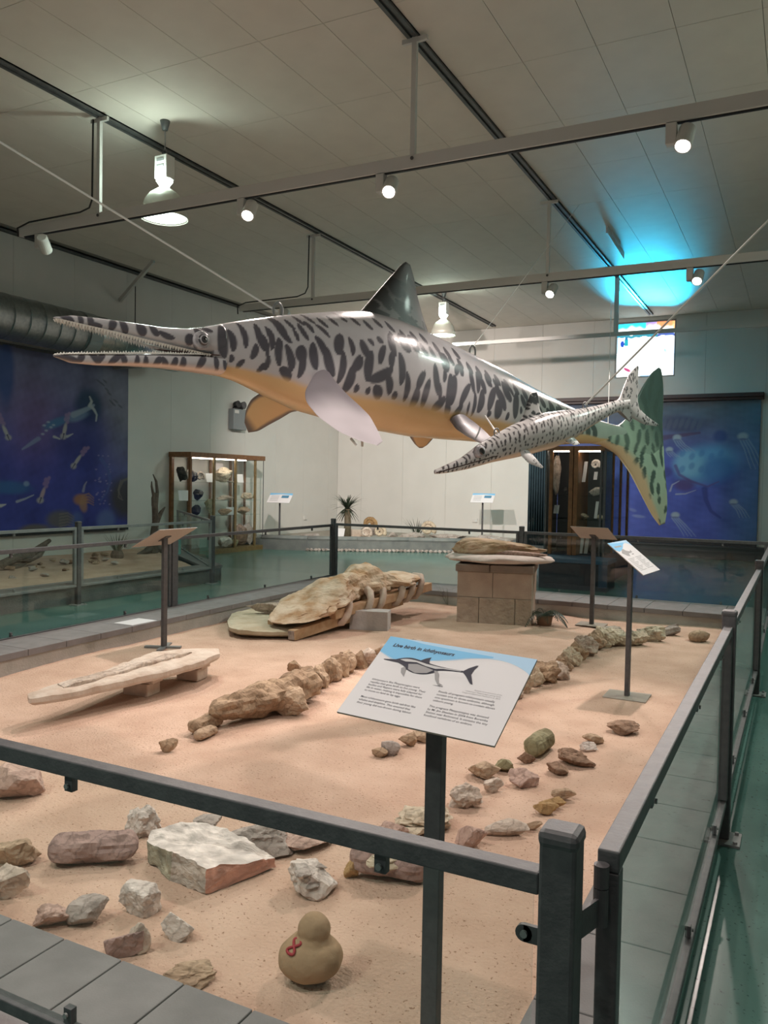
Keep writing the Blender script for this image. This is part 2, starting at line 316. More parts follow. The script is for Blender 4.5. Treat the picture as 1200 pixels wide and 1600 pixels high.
spotlight('spotlight on the farther track hidden behind the fish back, aimed at the back corner', -7.5, 11.02, 4.33, (-9.2, 18.9, 1.2), watts=3.4, cone=80)
spotlight('spotlight on the farther track hidden behind the dorsal fin, aimed at the back wall', -5.6, 11.02, 4.33, (-7.0, 19.4, 1.4), watts=3.8, cone=80)
track('lighting_track', 'white lighting track behind the viewer, over the near fence', 1.0, 4.36, -8.1, XR-.1, (-6.85, -3.11, .6))
for x, ax, ay, nm in ((-4.6, -3.6, 3.4, 'leftmost'), (-2.4, -1.9, 3.0, 'middle'), (-.4, -1.0, 2.4, 'rightmost')):
    spotlight('%s white spotlight of the track behind the viewer, aimed at the near sand' % nm, x, 1.0, 4.30, (ax, ay, 0), watts=.42, cone=95)
# ---- pendant high-bay lamps
SHADE = mat('pendant_shade', (.50, .50, .44), .4, .2); PGLOW = mat('pendant_lens', (1, 1, 1), .3, emit=(.85, 1, .9), estr=7.)
def pendant(label, x, y, zr, group=None):
    t = thing('pendant_lamp', label, 'pendant lamp', (x, y, zr), group)
    obj('ceiling_rose', G().lathe([(.015, -.10), (.03, -.10), (.05, -.02), (.055, 0), (.0, 0)], (x, y, ZC+.003), 16), BEAM, t, smooth=True)
    obj('flex', G().tube([(x, y, ZC-.08), (x+.006, y, ZC-.25), (x, y, zr+.74)], .006, 6), STEEL2, t)
    obj('hook', G().tube([(x+.03*math.cos(a), y, zr+.71+.04*math.sin(a)) for a in np.linspace(-1.5, 4.2, 12)], .007, 6), STEEL, t)
    obj('ballast_box', G().box((x-.085, y-.07, zr+.42), (x+.085, y+.07, zr+.67)), WHITE, t, bevel=.01)
    obj('vent_grille', G().box((x-.05, y-.074, zr+.53), (x+.05, y-.069, zr+.56)).box((x-.05, y-.074, zr+.60), (x+.05, y-.069, zr+.63)), STEEL2, t)
    obj('socket', G().lathe([(0, .33), (.05, .33), (.06, .36), (.09, .40), (.09, .42), (0, .42)], (x, y, zr), 16), PGLOW, t)
    obj('shade', G().lathe([(.05, .33), (.09, .31), (.16, .26), (.21, .19), (.245, .09), (.26, .0), (.252, .0), (.235, .09), (.20, .18), (.15, .25), (.08, .30), (.04, .31)], (x, y, zr), 32), SHADE, t, smooth=True)
    obj('diffuser', G().lathe([(0, .015), (.235, .015), (.24, .03), (0, .03)], (x, y, zr), 32), PGLOW, t)
    l = bpy.data.lights.new('pendant', 'AREA'); l.shape = 'DISK'; l.size = .46; l.energy = PEND_W; l.color = (.80, 1, .88)
    ob = bpy.data.objects.new('pendant_light', l); COL.objects.link(ob); ob.parent = t; ob.location = (0, 0, .005)
    l = bpy.data.lights.new('pendant_up', 'POINT'); l.energy = PEND_W*.18; l.color = (.80, 1, .88); l.shadow_soft_size = .04
    ob = bpy.data.objects.new('pendant_uplight', l); COL.objects.link(ob); ob.parent = t; ob.location = (.0, -.13, .40)
pendant('grey dome pendant lamp hanging at the upper left above the nearer track', -6.31, 6.95, 4.40)
pendant('grey dome pendant lamp hanging beyond the dorsal fin', -6.62, 15.5, 4.58)
pendant('unseen added grey dome pendant lamp over the aisle right of the viewer', 1.3, 8.5, 4.40, None)  # out-of-view repeat of the visible pendants, added for fill light
pendant('unseen added grey dome pendant lamp over the floor behind the viewer', -3.2, -1.2, 4.40, None)  # another unseen pendant copy, added to fill the hall with light
# ---- brace, bracket, duct
a = gx(187, 470, XL+.03); b = gz(240, 408, ZC-.02)
t = tag(obj('wall_brace', G().bar(a, b, .05, .07), WHITE), 'white diagonal brace between left wall and ceiling', 'brace')
c = gx(211, 440, XL+.25); tag(obj('drop_cable', G().tube([c, (c[0]+.01, c[1], c[2]-.05), (c[0]+.01, c[1], 3.9)], .009, 6), BLACK), 'thin black cable dropping from the diagonal brace to the duct', 'cable')
a = gz(948, 358, ZC-.05); b = gz(974, 400, ZC-.05)
tag(obj('ceiling_bracket', G().bar(a, b, .03, .12).bar((a[0], a[1]+.3, ZC-.02), (a[0], a[1]+.9, ZC-.02), .05, .06), WHITE), 'small white bracket plate under the ceiling near the cyan glow', 'bracket')
dp = thing('ventilation_duct', 'round galvanised ventilation duct along the left wall above the mural', 'duct', (-10.85, 8.5, 3.4))
obj('pipe', G().tube([(-10.85, yy, 3.97) for yy in (2.5, 9.97)], .345, 40), GALV, dp, smooth=True)
obj('pipe', G().tube([(-10.85, yy, 3.97) for yy in (10.0, 12.3)], .345, 40), GALV, dp, smooth=True)
for yy in np.arange(3.0, 12.2, .285):
    obj('seam_rib', G().tube([(-10.85, yy-.006, 3.97), (-10.85, yy+.006, 3.97)], .3485, 40), GALV, dp, smooth=False)
yb_ = gx(147, 520, -10.6)[1]
obj('band', G().tube([(-10.85, yb_-.13, 3.97), (-10.85, yb_+.13, 3.97)], .356, 40), mat('duct_band', (.30, .33, .33), .6, .2), dp)
for sy in (8.0, 11.2): obj('duct_bracket', G().box((XL, sy-.03, 3.55), (-10.7, sy+.03, 3.62)), STEEL2, dp)
# ================================================================ ENCLOSURE: kerb, pavers, sand, fences
EX0, EX1, EY0, EY1, KH = -5.70, -.305, 1.30, 10.22, .2   # outer kerb faces
IX0, IX1, IY0, IY1 = -5.62, -.575, 1.665, 9.47           # inner faces
def kerb(nm, lo, hi, axis, n, lab):
    k = struct(obj(nm, G().box(lo, (hi[0], hi[1], KH-.055)), BLOCKM, origin=((lo[0]+hi[0])/2, (lo[1]+hi[1])/2, 0)))
    L0, L1 = lo[axis], hi[axis]; st = (L1-L0)/n; base = None
    for i in range(n):
        a, b = L0+st*i+.0025, L0+st*(i+1)-.0025; l2, h2 = list(lo), list(hi); l2[axis], h2[axis] = a, b; l2[2], h2[2] = KH-.053, KH
        o_ = -.012
        if axis == 0: l2[1] += o_; h2[1] -= o_
        else: l2[0] += o_; h2[0] -= o_
        if base is None: base = obj('paver', G().box(l2, h2), PAVER, k, bevel=.003)
        else:
            c = clone(base, k); v = [0, 0, 0]; v[axis] = st*i; c.location = v
    return k
kerb('trim_5', (EX0, EY0, 0), (EX1, IY0, KH), 0, 24, '')
kerb('trim_6', (IX1, IY0+.012, 0), (EX1, IY1-.012, KH), 1, 20, '')
kerb('trim_7', (-6.0, IY1, 0), (EX1, EY1, KH), 0, 14, '')
kl = struct(obj('trim_8', G().prism([(-5.68, IY0+.012, KH-.055), (-5.24, IY0+.012, KH-.055), (-5.58, IY1-.012, KH-.055), (-6.0, IY1-.012, KH-.055)], (0, 0, -KH+.055)), BLOCKM, origin=(-5.6, 5.5, 0)))
for i in range(20):
    qa, qb = IY0+.016+(IY1-IY0-.032)*i/20+.002, IY0+.016+(IY1-IY0-.032)*(i+1)/20-.002
    fo = lambda y_: -5.692-.32*(y_-IY0)/(IY1-IY0); fi = lambda y_: -5.228-.34*(y_-IY0)/(IY1-IY0)
    obj('paver', G().prism([(fo(qa), qa, KH), (fi(qa), qa, KH), (fi(qb), qb, KH), (fo(qb), qb, KH)], (0, 0, -.053)), PAVER, kl, bevel=.003)
def sandbed(nm, x0, x1, y0, y1, z, amp, step=.05, mask=None):
    nx, ny = int((x1-x0)/step)+1, int((y1-y0)/step)+1; X, Y = np.meshgrid(np.linspace(x0, x1, nx), np.linspace(y0, y1, ny))
    Zs = np.array([noise.fractal(Vector((a*.9, b*.9, 3.1)), 1.0, 2.0, 4)*amp+noise.noise(Vector((a*6, b*6, 0)))*amp*.22 for a, b in zip(X.ravel(), Y.ravel())])+z
    v = np.stack([X.ravel(), Y.ravel(), Zs], 1); f = [(j*nx+i, j*nx+i+1, (j+1)*nx+i+1, (j+1)*nx+i) for j in range(ny-1) for i in range(nx-1)]
    o = obj(nm, (v, f), SAND, smooth=True, fix=False); tag(o, 'pale orange sand', 'sand'); o['kind'] = 'stuff'; return o
sb = sandbed('sand_bed', IX0-.005, IX1+.005, IY0-.005, IY1+.005, .035, .018); sb['label'] = 'raked pale orange sand filling the main enclosure under the fossils'
def post(label, x, y, h=1.02, w_=.058, group=None, cap=.012, z0=0.):
    t = thing('fence_post', label, 'post', (x, y, z0), group)
    obj('shaft', G().box((x-w_/2, y-w_/2, z0+.01), (x+w_/2, y+w_/2, h-cap)), STEEL, t, bevel=.006)
    obj('cap', G().box((x-w_/2-.003, y-w_/2-.003, h-cap-.018), (x+w_/2+.003, y+w_/2+.003, h)), STEEL, t, bevel=.011)
    obj('base_plate', G().box((x-.075, y-.075, z0), (x+.075, y+.075, z0+.01)), STEEL2, t)
    for dx, dy in ((-.055, -.055), (.055, -.055), (.055, .055), (-.055, .055)):
        obj('bolt', G().lathe([(0, 0), (.009, 0), (.009, .012), (0, .012)], (x+dx, y+dy, z0+.009), 8), STEEL2, t)
    return t
def panel(label, p, q, z0, z1, gate=False, clips=3, rail=.036, m=None, group=None, hinge=False):
    m = m or STEEL; p = np.array([*p, 0.]); q = np.array([*q, 0.]); d = (q-p); L = np.linalg.norm(d); d /= L; nrm = np.array([-d[1], d[0], 0])
    t = thing('glass_fence_panel', label, 'fence', tuple((p+q)/2+np.array([0, 0, 0.])), group)
    zz = np.array([0, 0, 1.])
    e = rail/2 if gate else 0
    obj('top_rail', G().bar(p+zz*(z1-rail/2), q+zz*(z1-rail/2), rail), m, t, bevel=.003)
    obj('bottom_rail', G().bar(p+zz*(z0+rail/2), q+zz*(z0+rail/2), rail*.8), m, t, bevel=.003)
    if gate:
        for s_ in (p+d*rail/2, q-d*rail/2): obj('stile', G().bar(s_+zz*(z0+rail), s_+zz*(z1-rail), rail, up=tuple(d)), m, t, bevel=.003)
    gi = rail+.004 if gate else .012
    a, b = p+d*gi, q-d*gi; gl = G(); off = nrm*.003
    gl.prism([a+zz*(z0+rail*.9)+off, b+zz*(z0+rail*.9)+off, b+zz*(z1-rail-.004)+off, a+zz*(z1-rail-.004)+off], -2*off)
    obj('glass_pane', gl, GLASS, t)
    for s_ in ([p+d*L*(k+.5)/clips for k in range(clips)] if isinstance(clips, int) else [p+d*(cx_-p[0]) for cx_ in clips]):
        for zc, sg in ((z1-rail, -1), (z0+rail, 1)):
            cl = obj('glass_clip', G().bar(s_+zz*zc, s_+zz*(zc+sg*.035), .016, .022, up=tuple(d)), m, t)
            obj('clip_screw', G().lathe([(0, 0), (.006, 0), (.006, .005), (0, .005)], n=8, M=Matrix.Translation(s_+zz*(zc+sg*.022)) @ Vector(-nrm).to_track_quat('Z', 'Y').to_matrix().to_4x4() @ Matrix.Translation((0, 0, .0105))), STEEL2, cl)
    if hinge:
        for zc in (z1-.07, z0+.15):
            h = p-d*.012-np.array([.008, 0, 0])+zz*zc; hg = obj('hinge', G().tube([h-zz*.05, h+zz*.012], .0125, 16).tube([h+zz*.0135, h+zz*.05], .0125, 16), m, t, smooth=False); obj('hinge_plate', G().bar(h-zz*.025, np.array([-.292, FYN+.012, 0])+zz*(zc-.025), .006, .045), m, hg)
    return t
FYN = 1.25
xr = lambda y: -.262+0*y
post('thick charcoal fence post in the near right corner beside the information sign', -.315, FYN)
_np = bpy.data.objects['fence_post']
obj('glass_tab', G().box((-.372, FYN-.004, .822), (-.343, FYN+.004, .850)).tube([(-.372, FYN-.004, .836), (-.372, FYN+.004, .836)], .014, 16), STEEL, _np)
obj('tab_screw', G().tube([(-.371, FYN-.009, .836), (-.371, FYN-.004, .836)], .006, 10), STEEL2, _np)
post('charcoal fence post on the right side, second from the viewer', xr(3.87), 3.87)
post('charcoal fence post on the right side, third from the viewer', xr(6.75), 6.75)
post('charcoal fence post at the far right corner in front of the jellyfish mural', xr(10.1)-.02, 10.27)
post('grey fence post at the far left corner of the enclosure', -6.05, 10.25)
post('grey fence post behind the plinth on the far side', -3.22, 10.27)
post('grey fence post on the left side beside the tilted display board', -5.93, 6.7)
post('grey fence post at the near left corner outside the view', -5.74, FYN)
panel('near glass fence panel with a dark top rail crossing the foreground', (-5.705, FYN), (-.346, FYN), .325, .945, clips=[gy(597, 1335, FYN)[0]-.755*k for k in range(7)], rail=.036)
panel('glass gate panel hinged to the near right corner post', (xr(1.36), 1.345), (xr(3.87), 3.835), .16, .955, gate=True, clips=3, hinge=True)
panel('glass fence panel on the right between the second and third posts', (xr(3.9), 3.905), (xr(6.75), 6.715), .16, .955, gate=True, clips=3)
panel('glass fence panel at the far end of the right side', (xr(6.78), 6.785), (xr(10.1)-.02, 10.235), .16, .955, gate=True, clips=3)
panel('glass fence panel on the far side left of the plinth', (-6.015, 10.25), (-3.255, 10.268), .16, .955, gate=True, clips=2)
panel('glass fence panel on the far side right of the plinth', (-3.185, 10.27), (xr(10.1)-.055, 10.27), .16, .955, gate=True, clips=3)
panel('long glass fence panel on the left with its top rail below the blue mural', (-5.74, 1.285), (-5.93, 6.665), .17, .94, gate=True, clips=4)
panel('glass fence panel on the left in front of the wooden cabinet', (-5.93, 6.735), (-6.05, 10.215), .17, .94, gate=True, clips=3)
# ================================================================ FISH MODELS
def smoothstep(a, b, x): t = np.clip((x-a)/(b-a), 0, 1); return t*t*(3-2*t)
class Plane:
    """the vertical plane through the animal's spine: s runs snout to tail, z is height"""
    def __init__(s, A, B):
        s.A = np.array([A[0], A[1]]); d = np.array([B[0]-A[0], B[1]-A[1]]); s.a = d/np.linalg.norm(d); s.n = np.array([s.a[1], -s.a[0]])
        if np.dot(s.n, -s.A) < 0: s.n = -s.n          # towards the viewer's side
    def sz(s, px, py):
        d = ray(px, py); t = np.dot(s.A, s.n)/np.dot(d[:2], s.n); P = C0+d*t
        return np.array([np.dot(P[:2]-s.A, s.a), P[2]])
    def w(s, S, off, z):
        S = np.asarray(S, float); off = np.asarray(off, float)
        return np.stack([s.A[0]+S*s.a[0]+off*s.n[0], s.A[1]+S*s.a[1]+off*s.n[1], np.asarray(z, float)+0*S], -1)
    def prof(s, pts): q = np.array([s.sz(*p) for p in pts]); i = np.argsort(q[:, 0]); return q[i, 0], q[i, 1]
def smooth_interp(x, xp, yp):
    y = np.interp(x, xp, yp); k = max(3, int(len(x)*.02)|1); pad = np.pad(y, (k//2, k//2), mode='edge'); return np.convolve(pad, np.ones(k)/k, 'valid')
def tube_body(pl, top, bot, s0, s1, wfun, ns=300, nv=120, power=2.2):
    xs, zt_ = pl.prof(top); xb, zb_ = pl.prof(bot); S = np.linspace(s0, s1, ns)
    zt, zb = smooth_interp(S, xs, zt_), smooth_interp(S, xb, zb_); zc, h = (zt+zb)/2, (zt-zb)/2; W = wfun(S, h)
    th = np.linspace(0, 2*math.pi, nv, endpoint=False); c, s_ = np.cos(th), np.sin(th)
    cc = np.sign(c)*np.abs(c)**(2/power); sn = np.sign(s_)*np.abs(s_)**(2/power)
    v = pl.w(np.repeat(S, nv), (W[:, None]*cc[None]).ravel(), (zc[:, None]+h[:, None]*sn[None]).ravel())
    f = [(i*nv+k, i*nv+(k+1) % nv, (i+1)*nv+(k+1) % nv, (i+1)*nv+k) for i in range(ns-1) for k in range(nv)]
    f += [tuple(range(nv))[::-1], tuple(range((ns-1)*nv, ns*nv))]
    info = np.stack([np.repeat(S, nv), (zc[:, None]+h[:, None]*sn[None]).ravel(), np.tile(sn, ns)*.5+.5, np.repeat(h, nv)], 1)
    return v, f, info
def loft(lead, trail, nrm, th0, nt=60, nc=36, tip=.15):
    lead, trail = np.array(lead, float), np.array(trail, float)
    def rs(p):
        t = np.concatenate([[0], np.cumsum(np.linalg.norm(np.diff(p, axis=0), axis=1))]); t /= t[-1]; u = np.linspace(0, 1, nt)
        q = np.stack([np.interp(u, t, p[:, k]) for k in range(3)], 1); k = 7
        for c in range(3):
            pad = np.pad(q[:, c], (k//2, k//2), mode='reflect', reflect_type='odd'); q[:, c] = np.convolve(pad, np.ones(k)/k, 'valid')
        return q
    a, b = rs(lead), rs(trail); c = np.linspace(0, 1, nc); n = np.array(nrm, float); n /= np.linalg.norm(n)
    mid = a[:, None]*(1-c)[None, :, None]+b[:, None]*c[None, :, None]
    prof_ = 2.2*np.sqrt(np.clip(c, 0, 1))*(1-c)**.9; t = np.linspace(0, 1, nt); th = th0*(1-(1-tip)*t)[:, None]*prof_[None]*np.sqrt(np.clip(1.0-t**6, .02, 1))[:, None]
    up = mid+n*th[..., None]/2; dn = mid-n*th[..., None]/2
    v = np.concatenate([up.reshape(-1, 3), dn.reshape(-1, 3)]); N0 = nt*nc; f = []
    for i in range(nt-1):
        for k in range(nc-1):
            q = (i*nc+k, i*nc+k+1, (i+1)*nc+k+1, (i+1)*nc+k); f.append(q); f.append(tuple(N0+x for x in q[::-1]))
        f.append((i*nc, (i+1)*nc, N0+(i+1)*nc, N0+i*nc)); k = nc-1; f.append((i*nc+k, N0+i*nc+k, N0+(i+1)*nc+k, (i+1)*nc+k))
    f.append(tuple((nt-1)*nc+k for k in range(nc))+tuple(N0+(nt-1)*nc+k for k in range(nc-1, -1, -1)))
    T = np.tile(np.repeat(t, nc), 2); Cc = np.tile(np.tile(c, nt), 2)
    return v, f, T, Cc
def strokes_mask(S, Z, L, soft=.18):
    m = np.zeros(len(S))
    for (s0, z0, hw, hl, ang, cv) in L:
        i = np.where((np.abs(S-s0) < hl*1.3+hw) & (np.abs(Z-z0) < hl*1.3+hw))[0]
        if not len(i): continue
        x, y_ = S[i]-s0, Z[i]-z0; ca, sa = math.cos(ang), math.sin(ang); u = x*ca+y_*sa; v = -x*sa+y_*ca
        u = u-cv*(v*v)/hl; q = np.clip(1-(v/hl)**2, 0, 1); d = np.abs(u)/(hw*np.sqrt(q)+1e-5)
        m[i] = np.maximum(m[i], (1-smoothstep(1-soft, 1+soft, d))*(q > 0))
    return m
def nz(S, Z, sc_, seed=0.): return np.array([noise.noise(Vector((a*sc_, b*sc_, seed))) for a, b in zip(S, Z)])
def nzf(S, Z, sc_, seed=0.):
    # cheap smooth pseudo noise (sum of sines), vectorised
    R = np.random.RandomState(int(seed)+5); o = np.zeros(len(S))
    for k in range(7):
        a = R.uniform(0, 6.28); fr = sc_*R.uniform(.6, 1.8); o += np.sin((S*math.cos(a)+Z*math.sin(a))*fr*6.28+R.uniform(0, 6.28))
    return o/7
SKIN = mat('painted_fibreglass', (1, 1, 1), .27, attr=True, bump=.05, bscale=25, coat=.35, spec=.5)
SKINM = mat('painted_fibreglass_fin', (1, 1, 1), .42, attr=True, bump=.05, bscale=25, coat=.05, spec=.5)
# ---------------- mother
A0 = gd(83, 525, 4.2); B0 = gd(1000, 690, 8.35)
PM = Plane(A0, B0)
topM = [(70,494),(85,493),(110,493),(150,497),(200,504),(250,512),(290,514),(320,511),(345,506),(370,502),(400,498),(440,493),(480,490),(520,487),(560,487),(600,497),(640,513),(670,527),(700,541),(740,560),(780,580),(820,602),(860,622),(900,641),(930,655),(960,664),(985,668),(1010,668)]
botM = [(70,560),(85,560),(110,567),(150,571),(200,572),(250,575),(300,581),(340,587),(370,596),(400,610),(430,625),(470,642),(520,656),(560,665),(600,674),(650,683),(700,687),(740,690),(780,693),(820,696),(860,696),(900,693),(930,693),(960,693),(985,690),(1010,688)]
sm = lambda x, y: PM.sz(x, y)[0]
s_mouth, s_eye, s_end = sm(322, 540), sm(317, 531), sm(985, 680)
def wM(S, h):
    f = np.interp(S, [sm(322, 540), sm(380, 550), sm(480, 570), sm(600, 590), sm(760, 620), sm(900, 665), sm(985, 680)], [.58, .76, .84, .86, .80, .62, .42]); return h*f
bv, bf, bi = tube_body(PM, topM, botM, s_mouth, s_end, wM, 620, 230)
# jaws
ujt = [p for p in topM if p[0] < 400]; ujb = [(85,499),(105,504),(130,510),(180,522),(220,533),(260,543),(300,553),(330,560),(380,568)]
ljt = [(85,553),(110,553),(150,553),(220,553),(300,555),(330,556),(380,560)]; ljb = [p for p in botM if p[0] < 400]
wj = lambda S, h: np.interp(S, [sm(84, 500), sm(95, 500), sm(200, 520), sm(300, 540), sm(345, 540)], [.012, .028, .055, .094, .100])
uv_, uf, ui = tube_body(PM, ujt, ujb, sm(84, 497), sm(340, 530), wj, 180, 60, 2.4)
lv, lf, li = tube_body(PM, ljt, ljb, sm(84, 556), sm(340, 570), wj, 180, 60, 2.4)
def taper(v, info, s0, ln):   # round the jaw tips
    k = np.sqrt(np.clip((info[:, 0]-s0)/ln, 0, 1)); zc = np.array([0.]); return k
for (V_, I_, yy) in ((uv_, ui, 496), (lv, li, 556)):
    s0 = I_[:, 0].min(); k = np.sqrt(np.clip((I_[:, 0]-s0)/.10, .0, 1)); zt = PM.sz(84, yy)[1]; V_[:, 2] = zt+(V_[:, 2]-zt)*np.clip(k+.08, 0, 1)
gm = G(); 
for a_, b_ in ((bv, bf), (uv_, uf), (lv, lf)): gm.add(a_, b_)
info = np.vstack([bi, ui, li]); jaw = np.concatenate([np.zeros(len(bi)), np.ones(len(ui)), np.full(len(li), 2)])
R = np.random.RandomState(4); ST = []
def row_strokes(px0, px1, dpx, fr, hw, hl, jitter=.35, ang=(-.35, .25), seed=1):
    R = np.random.RandomState(seed); px = px0
    while px < px1:
        yt = np.interp(px, [p[0] for p in topM], [p[1] for p in topM]); yb = np.interp(px, [p[0] for p in botM], [p[1] for p in botM])
        y_ = yt+(yb-yt)*(1-fr)+R.uniform(-1, 1)*(yb-yt)*.05; s_, z_ = PM.sz(px, y_)
        ST.append((s_, z_, hw*R.uniform(.7, 1.25), hl*R.uniform(.7, 1.3), R.uniform(*ang), R.uniform(-.25, .25))); px += dpx*R.uniform(1-jitter, 1+jitter)
def szo(px, py):   # the point of the flank seen at the pixel
    off = .2
    for _ in range(3):
        d = ray(px, py); t = (np.dot(PM.A, PM.n)+off)/np.dot(d[:2], PM.n); P_ = C0+d*t; s_ = np.dot(P_[:2]-PM.A, PM.a); off = .85*float(np.interp(s_, bi[:, 0], bi[:, 3]*.8))
    return np.array([s_, P_[2]])
def hs(cx, cy, hl, hw, lean, x0, y0, k, cv=.12):
    px, py = x0+cx/k, y0+cy/k; L_ = hl/k; dx, dy = math.sin(lean)*L_, math.cos(lean)*L_
    a_, b_ = szo(px-dx, py-dy), szo(px+dx, py+dy); c_ = (a_+b_)/2; v_ = a_-b_; ln = np.linalg.norm(v_)/2; w_ = abs(szo(px+hw/k, py)[0]-szo(px-hw/k, py)[0])/2
    ST.append((c_[0], c_[1], w_*1.12, ln*1.1, math.atan2(-v_[0], v_[1]), cv*(1 if (cx*7+cy) % 2 else -1)))
for a_ in ((85,260,60,15,.3),(165,240,75,20,.45),(245,255,40,12,.2),(290,235,55,15,.3),(415,225,50,12,.6),(340,200,40,14,.4),(130,365,75,18,-.1),(205,405,60,20,.3),(262,375,50,32,.0),(272,440,80,20,-.05),(335,390,80,25,.1),(390,330,70,20,.35),(425,430,90,26,.25),(490,315,65,28,-.25),(570,330,55,15,.1),(510,460,95,20,-.1),(600,440,50,26,-.5),(560,540,80,26,-.2),(645,350,60,22,.35),(665,450,90,26,-.1),(745,380,60,18,-.3),(815,320,70,20,.1),(805,410,50,18,-.15),(895,310,62,25,.4),(960,310,55,25,.4),(870,470,95,20,.05),(745,515,75,26,-1.1),(740,610,45,25,.5),(800,560,65,20,.25),(610,590,25,15,0),(680,605,22,14,.1),(910,580,85,16,.05),(985,540,60,18,-.35),(970,650,62,20,-.1),(1025,620,85,18,-.1),(845,635,25,15,0),(1085,540,95,18,.15),(1120,690,45,20,-.7),(180,500,50,20,.7),(1150,430,60,25,.1),(1180,600,90,25,-.05),(690,300,25,12,.6),(745,290,25,14,.6),(1030,380,25,14,0),(60,330,70,12,.1),(1180,720,40,16,.3),(1110,600,60,12,.2)): hs(*a_, 400, 460, 4.)
for a_ in ((150,170,60,18,-.1),(225,300,130,38,-.08),(275,110,50,22,-.5),(320,120,55,20,.1),(345,340,105,24,-.4),(415,210,115,20,.1),(478,230,95,20,0),(520,240,95,20,.35),(510,410,100,28,-.1),(605,380,105,28,-.25),(580,215,65,20,.4),(700,370,115,26,.45),(755,320,95,26,.4),(680,480,85,34,.1),(845,440,115,28,-.05),(925,410,65,18,.4),(450,430,110,15,0),(395,470,60,10,.0),(310,490,62,20,-.5),(600,520,30,18,0),(775,545,35,14,-.2),(900,490,32,12,0),(800,300,60,12,.5),(660,250,60,16,.4),(980,440,60,18,.3),(1040,430,60,18,.3),(1010,520,50,16,.2),(1090,500,60,18,.3),(1130,560,50,16,.2),(1180,520,55,18,.3)): hs(*a_, 660, 560, 6.)
for a_ in ((865,460,72,24,.05),(915,455,50,16,.1),(970,430,60,13,.1),(1035,440,62,16,.15),(1140,390,62,18,.3),(1090,450,50,13,0),(1010,510,35,14,-.3),(1070,560,35,11,-.1),(1115,510,62,16,0),(1170,540,62,16,.2),(1160,610,38,17,.6),(880,570,22,12,.2),(835,560,28,12,0),(765,560,36,14,-.5),(910,540,18,11,0),(950,565,24,11,-.6),(1045,585,22,11,-.5)): hs(*a_, 60, 380, 3.)
for px, fr_ in [(p, .93+.03*math.sin(p)) for p in range(440, 720, 17)]+[(p+8, .84) for p in range(600, 900, 15)]:
    yt = np.interp(px, [p[0] for p in topM], [p[1] for p in topM]); yb = np.interp(px, [p[0] for p in botM], [p[1] for p in botM]); hs(px, yb+(yt-yb)*fr_, 9, 3.0, .4, 0, 0, 1.)
for px in np.arange(862, 935, 11):
    for fr in (.75, .45):
        yt = np.interp(px, [p[0] for p in topM], [p[1] for p in topM]); yb = np.interp(px, [p[0] for p in botM], [p[1] for p in botM]); hs(px+(4 if fr < .5 else 0), yb+(yt-yb)*fr, 9, 3.2, .25, 0, 0, 1.)
for px, y_, hw, hl, an in ((100,497,.022,.045,1.0),(122,500,.015,.035,.1),(137,503,.018,.04,.1),(147,510,.015,.03,1.4),(170,509,.022,.035,-.4),(187,511,.022,.045,.3),(213,516,.03,.04,.3),(232,518,.022,.04,.5),(250,527,.018,.05,1.3),(284,533,.03,.035,-.2),(298,522,.022,.03,.2),(312,517,.018,.04,1.2),
                           (100,562,.025,.06,1.45),(122,561,.018,.035,-.5),(143,559,.02,.045,.7),(152,561,.016,.04,-.6),(173,563,.018,.05,-.8),(187,562,.018,.035,.3),(207,566,.015,.035,0),(220,567,.015,.035,.1),(237,568,.02,.04,-.4),(248,568,.018,.035,.6),(262,571,.02,.045,-.2),(275,571,.02,.045,0),(327,581,.012,.025,.3),(262,578,.008,.015,0)):
    s_, z_ = PM.sz(px, y_); ST.append((s_, z_, hw, hl, an, .1))
S, Z, FR = info[:, 0], info[:, 1], info[:, 2]
frac = np.where(jaw == 0, FR, np.where(jaw == 1, .55+.45*FR, .1+.45*FR))
white = np.array([.56, .535, .56]); dark = np.array([.06, .055, .075]); tan = np.array([.68, .46, .225]); greyb = np.array([.30, .285, .29]); green = np.array([.36, .46, .36]); dkgreen = np.array([.045, .085, .065])
s_t = sm(930, 670); s_m = sm(640, 600)
def paint(S, Z, frac, jaw, belly=None):
    tl = smoothstep(sm(700, 610), sm(960, 680), S)[:, None]*.8
    c = white*(1-tl)+green*tl; d = dark*(1-tl)+dkgreen*tl
    n1 = nzf(S, Z, 2.0, 3); n2 = nzf(S, Z, 7.0, 9)
    bk = (smoothstep(.86, 1.0, frac+.03*n1)*smoothstep(sm(330, 530), sm(700, 600), S)*.9)[:, None]; c = c*(1-bk)+greyb*bk
    c = c*(1+.10*n1+.05*n2)[:, None]
    m = strokes_mask(S, Z, ST)[:, None]*.93; c = c*(1-m)+d*m
    lim = np.interp(S, [sm(84, 556), sm(200, 570), sm(330, 580), sm(400, 600), sm(480, 630), sm(600, 650), sm(760, 660), sm(900, 690), sm(985, 690)], [.10, .18, .16, .19, .17, .22, .24, .26, .12]) if belly is None else belly
    b = (1-smoothstep(lim-.035, lim+.05, frac+.02*n1+.008*n2))[:, None]; tn = tan*(1+.08*n1)[:, None]
    pk = np.array([.70, .52, .42]); tn = np.where(jaw[:, None] == 2, pk*(1+.05*n1)[:, None], tn)
    return c*(1-b)+tn*b
cols = paint(S, Z, frac, jaw)
mother = thing('ichthyosaur_model', 'large tiger-striped ichthyosaur model with tan belly hanging over the sand', 'animal model', tuple(PM.w(np.array([2.4]), np.array([0.]), np.array([1.75]))[0]))
body = obj('body', gm, SKIN, mother, smooth=True, col=cols, fix=True)
